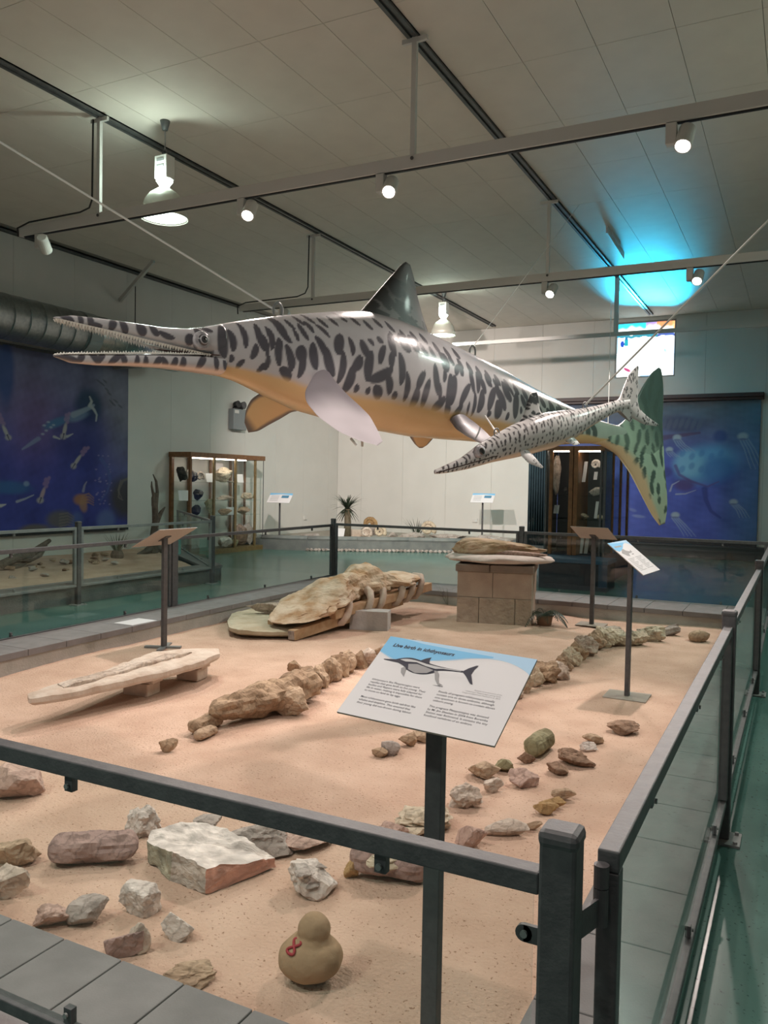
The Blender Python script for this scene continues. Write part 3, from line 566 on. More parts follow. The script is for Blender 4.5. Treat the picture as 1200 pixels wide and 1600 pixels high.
# dark mouth lining
ml = G().prism([PM.w(*a)[()] for a in [(sm(240, 545), .0, PM.sz(240, 545)[1]), (sm(330, 556), .10, PM.sz(330, 557)[1]), (sm(330, 556), -.10, PM.sz(330, 557)[1])]], (0, 0, -.004))
obj('mouth_lining', ml, mat('mouth_dark', (.10, .05, .04), .7), mother)
# teeth
TE = G()
def teeth(edge, n, ln, sgn, side):
    xs, zs = PM.prof(edge)
    for k in range(n):
        s_ = np.interp(k/(n-1), [0, 1], [xs[0]+.01, sm(316, 550)]); z_ = np.interp(s_, xs, zs); w_ = float(wj(np.array([s_]), 0)[0])*.82
        b = PM.w(np.array([s_]), np.array([side*w_]), np.array([z_+.004*sgn*-1]))[0]; L_ = ln*(.55+.5*math.sin(k/(n-1)*math.pi*.9+.3))*(.8+.4*((k*37) % 11)/11)
        ad = np.array([PM.a[0], PM.a[1], 0])*.0085; nd = np.array([PM.n[0], PM.n[1], 0])*.0085
        tip = b+np.array([0, 0, sgn*L_]); TE.add([b-ad-nd, b+ad-nd, b+ad+nd, b-ad+nd, tip], [(0,1,4),(1,2,4),(2,3,4),(3,0,4),(3,2,1,0)])
for sd in (1, -1): teeth(ujb, 54, .026, -1, sd); teeth(ljt, 58, .017, 1, sd)
t_ = obj('teeth', TE, mat('tooth_ivory', (.80, .77, .72), .4), mother); t_['kind'] = 'stuff'
# eye
se, ze = PM.sz(317, 531); hw_ = float(np.interp(se, bi[:, 0], bi[:, 3]))
def eye(parent, pl, px, py, off, r, mats, back=.45, ring=True):
    s_, z_ = pl.sz(px, py); c = pl.w(np.array([s_]), np.array([off]), np.array([z_]))[0]
    # slide the point along the sight line so that it shows where the photograph shows it
    dr = ray(px, py); t = (np.dot(pl.A, pl.n)+off)/np.dot(dr[:2], pl.n); c = C0+dr*t
    nn = Vector((pl.n[0], pl.n[1], .08)).normalized(); q = nn.to_track_quat('Z', 'Y').to_matrix().to_4x4(); M = Matrix.Translation(c-np.array(nn)*r*back) @ q
    def cap(r_, h_, n=28):
        return [(0.0001, h_)]+[(r_*math.sin(a), h_*math.cos(a)) for a in np.linspace(.15, math.pi/2, 9)]+[(r_, -.03)]
    obj('eyelid', G().lathe(cap(r*1.5, r*.5)[::-1], n=28, M=M), mats[2], parent, smooth=True)
    e = obj('eye', G().lathe(cap(r, r*.95)[::-1], n=28, M=M), mats[0], parent, smooth=True)
    if ring: obj('eye_ring', G().lathe([(r*.66, r*.70), (r*.74, r*.70), (r*.74, r*.74), (r*.66, r*.78)], n=28, M=M), mats[2], e, smooth=True)
    obj('pupil', G().lathe(cap(r*.5, r*1.04)[::-1], n=24, M=M), mats[1], e, smooth=True)
IRIS = mat('iris_grey', (.045, .045, .05), .25, coat=.3); PUP = mat('pupil_black', (.004, .004, .005), .04, coat=1.); LID = mat('lid_grey', (.46, .44, .46), .4, c2=(.26, .25, .27), scale=40)
eye(mother, PM, 318, 531, .118, .036, (IRIS, PUP, LID))
# dorsal fin, tail fin (both in the spine plane)
def pw(px, py, off=0.): s_, z_ = PM.sz(px, py); return PM.w(np.array([s_]), np.array([off]), np.array([z_]))[0]
nP = np.array([PM.n[0], PM.n[1], 0])
def finpaint(v, base_fn):
    s_ = (v[:, :2]-PM.A) @ PM.a; return base_fn(s_, v[:, 2])
v, f, T, Cc = loft([pw(548,500), pw(566,483), pw(590,455), pw(612,430), pw(628,412), pw(634,409)], [pw(690,560), pw(672,528), pw(660,492), pw(652,462), pw(646,430), pw(641,414)], nP, .13, 70, 50)
s_ = (v[:, :2]-PM.A) @ PM.a; DST = []
Rr = np.random.RandomState(8)
for k in range(46):
    px, py = Rr.uniform(570, 668), Rr.uniform(425, 530); a_, b_ = PM.sz(px, py); DST.append((a_, b_, Rr.uniform(.016, .03), Rr.uniform(.06, .11), 1.1+Rr.uniform(-.35, .35), .2))
low = smoothstep(PM.sz(620, 440)[1], PM.sz(620, 510)[1], v[:, 2])
c0 = np.array([.055, .044, .042])*(1-low[:, None])+np.array([.30, .27, .275])*low[:, None]; m_ = strokes_mask(s_, v[:, 2], DST)[:, None]*.85; cf = c0*(1-m_)+np.array([.014, .012, .014])*m_
obj('dorsal_fin', (v, f), SKINM, mother, smooth=True, col=cf)
TST = []; Rr = np.random.RandomState(19)
for py in range(590, 820, 19):
    for px in range(925, 1050, 15):
        a_, b_ = PM.sz(px+Rr.uniform(-4, 4)+(6 if (py//15) % 2 else 0), py+Rr.uniform(-5, 5)); TST.append((a_, b_, Rr.uniform(.032, .05), Rr.uniform(.06, .10)*(1 if py < 770 else .5), Rr.uniform(-.9, .9), .1))
def tailpaint(v, T, Cc, lower):
    s_ = (v[:, :2]-PM.A) @ PM.a; z_ = v[:, 2]; n1 = nzf(s_, z_, 3, 4)
    g0 = np.array([.36, .47, .36])*(1+.12*n1)[:, None]; m = strokes_mask(s_, z_, TST)[:, None]
    if lower:
        m = m*smoothstep(.12, .28, Cc)[:, None]*.95; b = (1-smoothstep(.16, .36, Cc+.04*n1))[:, None]; tc = smoothstep(.7, 1., T)[:, None]*.5
        c = g0*(1-tc)+np.array([.46, .42, .28])*tc; c = c*(1-b)+np.array([.62, .42, .25])*b
    else:
        dk = smoothstep(.3, .7, T)[:, None]; c = g0*(1-dk)+np.array([.06, .105, .09])*dk; m = m*.8
    return c*(1-m)+np.array([.05, .085, .07])*m
v1, f1, T1, C1 = loft([pw(925,662), pw(962,667), pw(978,655), pw(990,632), pw(1004,603), pw(1018,582), pw(1029,574)], [pw(960,705), pw(1030,735), pw(1037,700), pw(1035,660), pw(1037,620), pw(1036,592), pw(1033,577)], nP, .12, 80, 50)
v2, f2, T2, C2 = loft([pw(905,690), pw(940,696), pw(963,710), pw(983,737), pw(1002,774), pw(1018,805), pw(1030,821)], [pw(925,660), pw(990,667), pw(1037,690), pw(1038,725), pw(1042,765), pw(1043,795), pw(1039,818)], nP, .12, 80, 50)
gt = G().add(v1, f1).add(v2, f2); obj('tail_fin', gt, SKINM, mother, smooth=True, col=np.vstack([tailpaint(v1, T1, C1, False), tailpaint(v2, T2, C2, True)]))
# paired fins
def at_off(px, py, off):   # point seen at the pixel, off metres towards the viewer from the spine plane
    d = ray(px, py); t = (np.dot(PM.A, PM.n)+off)/np.dot(d[:2], PM.n); return C0+d*t
def flipper(parent, name, lead, trail, th, colfun, nrm=None, pl=None, nt=70, nc=40):
    L_, T_ = [np.array(p) for p in lead], [np.array(p) for p in trail]
    n = np.cross(L_[-1]-L_[0], T_[len(T_)//2]-L_[len(L_)//2]) if nrm is None else nrm
    v, f, T, Cc = loft(L_, T_, n, th, nt, nc); return obj(name, (v, f), SKINM, parent, smooth=True, col=colfun(v, T, Cc))
def pectc(v, T, Cc):
    s_ = (v[:, :2]-PM.A) @ PM.a; n1 = nzf(s_, v[:, 2], 6, 2); g = smoothstep(.22, .55, T)[:, None]
    c = np.array([.17, .155, .17])*(1-g)+np.array([.50, .46, .49])*g; m = (smoothstep(.55, .95, Cc)*(1-smoothstep(.45, .75, T)))[:, None]*.7; c = c*(1-m)+np.array([.16, .14, .16])*m
    return c*(1+.1*n1)[:, None]
flipper(mother, 'pectoral_fin', [at_off(488,590,.24), at_off(476,612,.30), at_off(478,628,.36), at_off(497,651,.46), at_off(530,675,.58), at_off(562,689,.68), at_off(590,696,.76)], [at_off(512,578,.24), at_off(524,596,.33), at_off(543,617,.40), at_off(560,632,.47), at_off(578,650,.58), at_off(588,668,.68), at_off(598,690,.77)], .065, pectc)
obj('fin_bolt', G().tube([at_off(548,682,.60)+np.array([0,0,-.01]), at_off(557,696,.62)], .008, 8).tube([at_off(566,686,.66), at_off(566,697,.64)], .008, 8), WHITE, mother)
def farc(v, T, Cc):
    e = np.maximum(np.maximum(1-smoothstep(.05, .16, Cc), smoothstep(.84, .95, Cc)), smoothstep(.82, .97, T))[:, None]
    return np.array([.62, .41, .20])*(1-e)+np.array([.16, .12, .10])*e
flipper(mother, 'pectoral_fin', [at_off(452,608,-.30), at_off(425,612,-.50), at_off(405,614,-.62), at_off(392,624,-.72), at_off(384,640,-.78), at_off(382,660,-.80)], [at_off(478,640,-.28), at_off(455,644,-.45), at_off(437,655,-.58), at_off(420,664,-.68), at_off(403,674,-.76), at_off(388,676,-.80)], .10, farc)
flipper(mother, 'pelvic_fin', [at_off(704,655,.26), at_off(712,668,.32), at_off(728,680,.38), at_off(748,691,.44), at_off(768,700,.48)], [at_off(728,650,.27), at_off(742,660,.33), at_off(756,672,.39), at_off(768,684,.44), at_off(776,697,.48)], .09, pectc)
flipper(mother, 'pelvic_fin', [at_off(636,672,-.22), at_off(641,684,-.28), at_off(648,694,-.34), at_off(655,700,-.37)], [at_off(690,674,-.22), at_off(677,685,-.28), at_off(668,695,-.34), at_off(660,700,-.37)], .06, farc)
# hooks
for px, py in ((434, 493), (738, 556)):
    c = pw(px, py); obj('lifting_eye', G().tube([c+np.array([PM.a[0]*.035*math.cos(a), PM.a[1]*.035*math.cos(a), .03+.05*math.sin(a)]) for a in np.linspace(-.6, math.pi+.6, 14)], .008, 8), STEEL2, mother)
_fl = at_off(545, 660, .55)
spotlight('unseen added narrow white spotlight behind the viewer, brightening the near pectoral fin', -1.5, 1.0, 4.30, tuple(_fl), watts=1.3, cone=17)  # extra unseen spot, added to make the bright highlight on the flipper
# ---------------- calf
A1 = gd(681, 738, 5.15); B1 = gd(985, 630, 6.15); PB = Plane(A1, B1)
topB = [(678,735),(700,725),(720,716),(738,703),(752,692),(775,679),(800,665),(825,653),(850,645),(880,641),(910,638),(940,632),(965,625),(985,622)]
botB = [(678,741),(700,739),(730,733),(765,723),(800,716),(830,709),(860,701),(890,688),(920,668),(940,656),(960,645),(985,640)]
sbx = lambda x, y: PB.sz(x, y)[0]
wB = lambda S, h: h*np.interp(S, [sbx(681, 738), sbx(740, 710), sbx(800, 690), sbx(900, 660), sbx(985, 630)], [.95, .85, .88, .8, .5])
v, f, bi2 = tube_body(PB, topB, botB, sbx(680, 738), sbx(982, 630), wB, 320, 110)
BS = []; Rr = np.random.RandomState(31)
Sg, Zg, Fg = bi2[:, 0], bi2[:, 1], bi2[:, 2]
for px in np.arange(686, 985, 6.2):
    yt = np.interp(px, [p[0] for p in topB], [p[1] for p in topB]); yb = np.interp(px, [p[0] for p in botB], [p[1] for p in botB])
    for fr in np.arange(.2, 1.0, 7.4/max(yb-yt, 9)):
        a_, b_ = PB.sz(px+Rr.uniform(-2, 2), yb+(yt-yb)*(fr+Rr.uniform(-.05, .05)))
        up = fr > .62; BS.append((a_, b_, Rr.uniform(.0055, .0085), Rr.uniform(.013, .024) if up else Rr.uniform(.007, .013), Rr.uniform(-.5, .3) if up else Rr.uniform(-.6, .6), .15))
m_ = strokes_mask(Sg, Zg, BS, .25)[:, None]*.95
lim = np.interp(Sg, [sbx(681, 738), sbx(745, 720), sbx(800, 700), sbx(860, 690), sbx(985, 630)], [-.1, .08, .20, .22, .05]); n1 = nzf(Sg, Zg, 6, 1)
b_ = (1-smoothstep(lim-.03, lim+.03, Fg+.02*n1))[:, None]; bs_ = np.array([.56, .54, .535])*(1-.18*smoothstep(.7, 1., Fg))[:, None]
gap = (np.abs(Zg-np.interp(Sg, [sbx(681, 738), sbx(765, 718)], [PB.sz(681, 738.5)[1], PB.sz(765, 713)[1]])) < .004)*(Sg < sbx(768, 712))
cb = bs_*(1-m_)+np.array([.045, .04, .045])*m_; cb = cb*(1-b_)+np.array([.66, .53, .40])*b_; cb = np.where(gap[:, None], np.array([.06, .03, .03]), cb)
calf = thing('ichthyosaur_calf_model', 'small spotted baby ichthyosaur model hanging beside the tail of the large one', 'animal model', tuple(PB.w(np.array([.9]), np.array([0.]), np.array([1.65]))[0]))
obj('body', (v, f), SKIN, calf, smooth=True, col=cb)
eye(calf, PB, 754, 705, .098, .026, (mat('iris_dark', (.02, .018, .018), .05, coat=1.), PUP, LID), back=.55, ring=False)
def pb(px, py, off=0.): s_, z_ = PB.sz(px, py); return PB.w(np.array([s_]), np.array([off]), np.array([z_]))[0]
def spots(v, n=60, hl=.012, seed=3, box=None, base=(.58, .56, .555), stripe=False):
    s_ = (v[:, :2]-PB.A) @ PB.a; R_ = np.random.RandomState(seed); L_ = []
    for k in range(n):
        i = R_.randint(len(v)); L_.append((s_[i], v[i, 2], hl*.5, hl*R_.uniform(.7, 1.4), R_.uniform(.9, 1.9) if stripe else R_.uniform(-.8, .8), 0))
    m = strokes_mask(s_, v[:, 2], L_, .25)[:, None]; return np.array(base)*(1-m)+np.array([.03, .03, .035])*m
n2 = np.array([PB.n[0], PB.n[1], 0])
v, f, T, Cc = loft([pb(806,668), pb(817,650), pb(824,628), pb(829,614)], [pb(850,652), pb(843,640), pb(842,622), pb(839,612)], n2, .035, 40, 30)
obj('dorsal_fin', (v, f), SKINM, calf, smooth=True, col=spots(v, 34, .022, 5, stripe=True))
v1, f1, T1, C1 = loft([pb(955,632), pb(968,622), pb(974,604), pb(984,582), pb(996,571)], [pb(985,660), pb(997,640), pb(996,615), pb(997,590), pb(998,573)], n2, .045, 50, 30)
v2, f2, T2, C2 = loft([pb(955,643), pb(975,643), pb(990,655), pb(1008,664), pb(1027,666)], [pb(968,622), pb(995,622), pb(1000,640), pb(1013,652), pb(1029,663)], n2, .045, 50, 30)
obj('tail_fin', G().add(v1, f1).add(v2, f2), SKINM, calf, smooth=True, col=np.vstack([spots(v1, 45, .013, 6), spots(v2, 40, .013, 7)]))
def atb(px, py, off):
    d = ray(px, py); t = (np.dot(PB.A, PB.n)+off)/np.dot(d[:2], PB.n); return C0+d*t
for lead, trail, sd in ((((812,700,.06), (814,712,.09), (826,724,.13), (847,732,.17)), ((822,700,.06), (830,708,.10), (839,718,.14), (849,730,.17)), 11), (((878,682,.05), (884,690,.07), (897,696,.09)), ((892,680,.05), (901,687,.07), (906,694,.09)), 12)):
    v, f, T, Cc = loft([atb(*p) for p in lead], [atb(*p) for p in trail], n2, .035, 40, 24); obj('flipper', (v, f), SKINM, calf, smooth=True, col=spots(v, 10, .007, sd))
for px, py in ((914, 638), (776, 680)):
    c = pb(px, py); obj('lifting_eye', G().tube([c+np.array([PB.a[0]*.022*math.cos(a), PB.a[1]*.022*math.cos(a), .015+.03*math.sin(a)]) for a in np.linspace(-.6, math.pi+.6, 12)], .005, 8), STEEL2, calf)
# ---------------- suspension cables
ROPE = mat('pale_cable', (.78, .77, .74), .5)
def cable(label, pts, r=.006): tag(obj('suspension_cable', G().tube(pts, r, 6), ROPE), label, 'cable')
c1 = pw(434, 487); cable('long steel cable from the mother model neck up to the left', [c1, gd(0, 222, 4.6)+(gd(0, 222, 4.6)-c1)*.3], .007)
c1 = pw(738, 549); cable('thin cable from the mother model back up to the ceiling', [c1+np.array([0, 0, .03]), gz(905, 320, ZC)], .003)
c1 = pb(914, 633); cable('white rope from the baby model back up to the right', [c1, gd(1200, 345, 5.2)+(gd(1200, 345, 5.2)-c1)*.5], .007)
cable('thin vertical cable behind the baby model tail', [pw(950, 664), gz(955, 470, ZC)], .004)
c1 = pb(776, 676); cable('short chain joining baby model to the mother model flank', [c1, at_off(758, 650, .33)], .006)
# ================================================================ SIGNS ON POSTS
def panel_frame(c, yaw, tilt, roll=0.):
    r = np.array([math.cos(yaw), math.sin(yaw), 0]); b = np.array([-math.sin(yaw), math.cos(yaw), 0]); u = math.cos(tilt)*b+math.sin(tilt)*np.array([0, 0, 1]); n = np.cross(r, u)
    r, u = math.cos(roll)*r+math.sin(roll)*u, -math.sin(roll)*r+math.cos(roll)*u
    return np.array(c), r, u, n
def quadp(fr, x0, x1, y0, y1, h): c, r, u, n = fr; return [c+r*a+u*b+n*h for a, b in ((x0, y0), (x1, y0), (x1, y1), (x0, y1))]
def flat(fr, pts, h, th=.0004): c, r, u, n = fr; return G().prism([c+r*a+u*b+n*h for a, b in pts], -n*th)
def text_part(fr, lines, x, y, size, lead, parent, name, shear=0., bold=0., m=INK, align='LEFT', h=.0012, fit=None):
    cu = bpy.data.curves.new('t', 'FONT'); cu.body = '\n'.join(lines); cu.size = size; cu.shear = shear; cu.offset = bold; cu.space_line = lead; cu.align_x = align
    cu.resolution_u = 2; cu.extrude = 0
    to = bpy.data.objects.new('t', cu); COL.objects.link(to); dg = bpy.context.evaluated_depsgraph_get(); me = bpy.data.meshes.new_from_object(to.evaluated_get(dg))
    c, r, u, n = fr; V_ = np.array([v.co[:] for v in me.vertices]); F_ = [tuple(p.vertices) for p in me.polygons]
    
    if fit: V_ = V_*(fit/(V_[:, 0].max()-V_[:, 0].min()))
    bpy.data.objects.remove(to); bpy.data.curves.remove(cu); bpy.data.meshes.remove(me)
    W_ = c+np.outer(V_[:, 0]+x, r)+np.outer(V_[:, 1]+y, u)+n*h
    return obj(name, (W_, F_), m, parent, fix=False)
BLUE = mat('sign_blue', (.20, .50, .78), .5); BLUE2 = mat('sign_pale_blue', (.42, .62, .82), .5); GREYP = mat('print_grey', (.32, .31, .32), .6); LGREY = mat('print_light', (.55, .54, .55), .6)
def arcpts(a, b, c, d, n=16):   # cubic bezier
    t = np.linspace(0, 1, n)[:, None]; a, b, c, d = map(np.array, (a, b, c, d)); return [tuple(p) for p in (1-t)**3*a+3*(1-t)**2*t*b+3*(1-t)*t*t*c+t**3*d]
def sign(label, c, yaw, tilt, W_, H_, postxy, z0, base, content=0, backing=BRONZE, pw_=.03, pd=.045, roll=0.):
    t = thing('information_sign', label, 'sign', (postxy[0], postxy[1], z0)); fr = panel_frame(c, math.radians(yaw), math.radians(tilt), roll); cc, r, u, n = fr
    brd = obj('panel', G().prism(quadp(fr, -W_/2, W_/2, -H_/2, H_/2, 0), -n*.005), backing, t)
    face = obj('printed_face', G().prism(quadp(fr, -W_/2, W_/2, -H_/2, H_/2, .0005), -n*.0004), PAPER, t)
    foot = np.array([postxy[0], postxy[1], z0]); top = cc-n*.012
    topz = top[2]+(np.dot(-n[:2], (foot-top)[:2])/ -n[2] if abs(n[2]) > .1 else 0)*0
    q = np.array([postxy[0], postxy[1], cc[2]-(n[0]*(postxy[0]-cc[0])+n[1]*(postxy[1]-cc[1]))/n[2]-.006/n[2]])
    br = np.array([r[0], r[1], 0]); 
    obj('post', G().bar(foot+np.array([0, 0, .004]), q, pw_, pd, up=tuple(br)), STEEL, t, bevel=.002)
    obj('mounting_plate', G().bar(q-u*.05-n*.004, q+u*.05-n*.004, .07, .005, up=tuple(n)), STEEL, t)
    if base == 'cross':
        ln = _r0*.17; dp_ = np.array([-_r0[1], _r0[0], 0])*.15
        obj('base', G().bar(foot-ln+np.array([0, 0, .012]), foot+ln*.9+np.array([0, 0, .012]), .05, .022).bar(foot-dp_+np.array([0, 0, .012]), foot+dp_*1.2+np.array([0, 0, .012]), .05, .018), STEEL2, t)
    else:
        obj('base', G().box((postxy[0]-.15, postxy[1]-.13, z0+.002), (postxy[0]+.15, postxy[1]+.13, z0+.010)), PLATE, t)
    k = W_/.42
    if content:
        def band(m, lo, hi, nm, h): return obj(nm, flat(fr, [(a*k, b*k) for a, b in lo+hi[::-1]], h), m, face)
        x0, x1, yt = -.21, .21, H_/2/k
        band(BLUE2, [(x0, yt-.064)]+arcpts((-.166, .064), (-.12, .066), (-.03, .08), (.045, .113))+arcpts((.045, .113), (.10, .128), (.15, .132), (.205, .094))[1:]+[(x1, .088)], [(x0, yt), (-.1, yt), (0, yt), (.12, yt), (x1, yt)], 'pale_blue_band', .0009)
        band(BLUE, [(x0, yt-.062)]+arcpts((-.160, .066), (-.12, .068), (-.05, .078), (.03, .112))+[(.10, .128)], [(x0, yt), (-.17, yt), (-.10, yt-.010), (0., yt-.014), (.10, yt-.016)], 'blue_band', .0012)
    return t, fr, face, k
t, fr, face, k = sign('white and blue panel reading Live birth in ichthyosaurs on a dark post', (-.79, 1.857, 1.049), -.4, 30., .42, .297, (-.795, 1.87), .035, 'plate', 1, roll=-.055)
TX = lambda L_, x, y_, w_, nm, **kw: text_part(fr, L_, x, y_, .01, 1.12, face, nm, fit=w_, **kw)
TX(['Live birth in ichthyosaurs'], -.185, .111, .182, 'title_lettering', shear=.22, bold=.00028, h=.0018)
TX(['Ichthyosaurs like Platypterygius were', 'reptiles that gave birth to live young. Their', 'bodies and flippers were fully adapted for', 'life in water, making it impossible for them', 'to move on land to lay eggs.'], -.178, -.0215, .160, 'paragraph', bold=.00004, h=.0008)
TX(['Most ichthyosaurs gave birth tail-first like', 'whales and dolphins. This ensured that', 'their young did not drown during labour.'], -.176, -.0865, .156, 'paragraph', bold=.00004, h=.0008)
TX(['Fossils of pregnant ichthyosaurs usually', 'contain one to three embryos, although', 'one specimen is known to contain eleven', 'unborn young.'], .012, -.0215, .157, 'paragraph', bold=.00004, h=.0008)
TX(['This pregnant Platypterygius was donated', 'by Mr Jim Sheehan in 2004 from Boremba', 'Station near Richmond. It contains the tiny', 'fossilised vertebrae of an embryo.'], .011, -.0735, .160, 'paragraph', bold=.00004, h=.0008)
TX(['Skeletal reconstruction of the', 'ichthyosaur Platypterygius giving birth.', 'Image modified from Maxwell et al. 2010'], .170, .005, .098, 'caption', align='RIGHT', m=GREYP, h=.0008)
il = obj('illustration', flat(fr, [(-.183, .0585)]+arcpts((-.150, .064), (-.14, .072), (-.12, .080), (-.105, .079))+arcpts((-.105, .079), (-.08, .077), (-.05, .068), (-.02, .0655))[1:]+arcpts((-.02, .0655), (.0, .064), (.02, .063), (.046, .064))[1:]+arcpts((.046, .059), (.02, .058), (-.0, .056), (-.02, .050))+arcpts((-.02, .050), (-.035, .024), (-.09, .016), (-.118, .046))[1:]+[(-.138, .054), (-.183, .0565)], .0020), INK, face)
for nm, m, pts in (('illustration_body', LGREY, arcpts((-.138, .066), (-.12, .076), (-.10, .074), (-.06, .066))+[(-.02, .0625), (.04, .0622), (.04, .0605), (-.01, .0585), (-.03, .054), (-.06, .058), (-.09, .066), (-.12, .062)]),
                   ('illustration_ribs', GREYP, [(-.108, .055), (-.085, .060), (-.055, .054), (-.032, .048), (-.045, .034), (-.075, .027), (-.10, .036)])):
    obj(nm, flat(fr, pts, .0023), m, il)
obj('illustration_fin', flat(fr, [(-.083, .074), (-.070, .086), (-.058, .0925), (-.059, .083), (-.054, .069)], .0021), INK, il)
obj('illustration_tail', flat(fr, [(.043, .0615), (.054, .076), (.070, .090), (.075, .091), (.070, .074), (.069, .057), (.083, .030), (.086, .024), (.079, .025), (.058, .048)], .0021), INK, il)
obj('illustration_flipper', flat(fr, [(-.120, .036), (-.112, .043), (-.106, .036), (-.099, .008), (-.113, .020)], .0022), GREYP, il)
obj('illustration_calf', flat(fr, [(-.030, .048), (-.020, .047), (-.012, .038), (-.006, .022), (.002, .008), (.014, .003), (.004, .001), (.010, -.006), (-.001, .003), (-.014, .018), (-.022, .034)], .0022), GREYP, il)
def minisign(label, c, yaw, tilt, W_, H_, pxy, base, **kw):
    t, fr, face, k = sign(label, c, yaw, tilt, W_, H_, pxy, .035, base, 1, **kw)
    ln = G()
    for j in range(10):
        for x0 in (-.165, .012):
            yy = -.005-.0115*j
            if x0 < 0: yy -= .004
            ln.prism([fr[0]+fr[1]*a*k+fr[2]*b*k+fr[3]*.0009 for a, b in ((x0, yy), (x0+.145-.03*((j*7) % 3), yy), (x0+.145-.03*((j*7) % 3), yy+.0036), (x0, yy+.0036))], -fr[3]*.0002)
    obj('text_lines', ln, GREYP, face)['kind'] = 'stuff'
    obj('title_line', flat(fr, [(a*k, b*k) for a, b in ((-.16, .10), (-.02, .10), (-.02, .112), (-.16, .112))], .0015), GREYP, face)
    obj('illustration', flat(fr, [(a*k, b*k) for a, b in ((-.15, .05), (-.10, .072), (-.05, .082), (-.03, .062), (.03, .05), (.07, .062), (.06, .04), (-.03, .038), (-.06, .012), (-.10, .022))], .0017), GREYP, face)
    return t
minisign('white information panel on a grey post at the right edge of the sand', (-1.045, 5.99, 1.055), 85., 38.7, .46, .325, (-1.075, 6.03), 'plate')
minisign('information panel seen from behind on a post right of the plinth', (-1.985, 8.90, 1.05), 169.7, 26.5, .425, .30, (-2.0, 8.98), 'plate')
minisign('tilted information panel seen from below on a cross-footed post at the left kerb', (-5.02, 5.57, 1.035), -89.2, 27.6, .50, .355, (-5.03, 5.58), 'cross', pd=.05)
# ================================================================ STONES AND FOSSILS ON THE NEAR SAND
k_ = dict(rough=.06)
rock('fossil_block', 'brown flat-topped stone block at the left edge below the dark rail', 'rock', -30, 58, 1180, 1254, 101, 'pink', planes=10)
rock('fossil_block', 'grey tan striated stone at the left edge beside the purple log fossil', 'rock', -25, 53, 1298, 1358, 102, 'tan', planes=12, rough=.08)
rock('fossil_block', 'pale wedge-shaped stone at the left edge nearest the grey pavers', 'rock', -45, 40, 1340, 1412, 103, 'pale', planes=10, rough=.06)
rock('fossil_nodule', 'round craggy white and brown nodule behind the big boulder', 'fossil', 188, 247, 1247, 1307, 105, 'white', rough=.14, planes=22)
def logfossil(name, label, p0, p1, r, kind, seed, bumps=.12, parent=None, taper=(1, 1), flatten=.8, n=40, m=26, z=.04):
    a, b = gz(*p0, z), gz(*p1, z); d = b-a; L = np.linalg.norm(d); d /= L; sd = np.array([-d[1], d[0], 0]); vs = []
    for i in range(n):
        t = i/(n-1); e = math.sqrt(max(0, 1-abs(2*t-1)**9)); R0 = r*(taper[0]*(1-t)+taper[1]*t)*max(e, .35)
        for k in range(m):
            th = 2*math.pi*k/m; q = Vector((t*L*5/r*.12+seed, math.cos(th)*1.6, math.sin(th)*1.6)); dr = 1+bumps*2*noise.fractal(q, 1., 2., 4)
            vs.append(a+d*L*t+sd*math.cos(th)*R0*dr+np.array([0, 0, math.sin(th)*R0*dr*flatten]))
    vs = np.array(vs); vs[:, 2] += z-.006-vs[:, 2].min()
    f = [(i*m+k, i*m+(k+1) % m, (i+1)*m+(k+1) % m, (i+1)*m+k) for i in range(n-1) for k in range(m)]+[tuple(range(m))[::-1], tuple(range((n-1)*m, n*m))]
    o = obj(name, (vs, f), stone(kind), parent)
    if parent is None: tag(o, label, 'fossil')
    return o
logfossil('fossil_log', 'purple-grey lumpy log-shaped fossil left of the big boulder', (76, 1350), (216, 1340), .066, 'purple', 3., .13)
def poly_rock(name, V_, faces, cols, label, amp=.008, cuts=14, fr=14., seed=0., parent=None):
    """angular stone from its corner points: every face is finely divided and roughened, each in its own colour"""
    vs, fs, cl = [], [], []; V_ = np.array(V_, float)
    for f, c in zip(faces, cols):
        ctr = V_[list(f)].mean(0)
        tris = [(V_[f[0]], V_[f[1]], V_[f[2]])] if len(f) == 3 else [(ctr, V_[f[i]], V_[f[(i+1) % len(f)]]) for i in range(len(f))]
        for a, b, d in tris:
            base = len(vs); idx = {}
            for i in range(cuts+1):
                for j_ in range(cuts+1-i):
                    p = a+(b-a)*i/cuts+(d-a)*j_/cuts; n_ = [noise.fractal(Vector((p*fr+k*31.7+seed)[:]), .9, 2.1, 6) for k in range(3)]; idx[(i, j_)] = len(vs); vs.append(p+np.array(n_)*amp)
                    h_ = noise.fractal(Vector((p*22.+9)[:]), 1, 2, 4); cl.append(np.array(c)*(1+.45*h_))
            for i in range(cuts):
                for j_ in range(cuts-i):
                    fs.append((idx[i, j_], idx[i+1, j_], idx[i, j_+1]))
                    if j_ < cuts-i-1: fs.append((idx[i+1, j_], idx[i+1, j_+1], idx[i, j_+1]))
    m = mat('painted_stone', (1, 1, 1), .85, attr=True, bump=.6, bscale=30, spec=.2)
    o = obj(name, (np.array(vs), fs), m, parent, col=np.clip(np.array(cl), .02, .95), fix=True)
    if parent is None: tag(o, label, 'fossil')
    return o
def upright(px, pyb, pyt, z=.035):   # a ground point and the point standing above it
    b = gz(px, pyb, z); return b, gy(px, pyt, b[1])
F0, F1 = upright(322, 1397, 1356); L0, L1 = upright(231, 1346, 1316); R0_, R1_ = upright(430, 1356, 1340); M0, M1 = upright(268, 1376, 1332)
zt = F1[2]; K1 = gz(238, 1297, zt); K2 = gz(288, 1284, zt+.01); K3 = gz(352, 1294, zt); K4 = gz(400, 1318, zt-.02)
kb = [np.array([p[0], p[1], .03]) for p in (K1, K2, K3, K4)]
WH, GN, RD, GY = (.72, .64, .60), (.38, .35, .27), (.60, .34, .27), (.50, .43, .38)
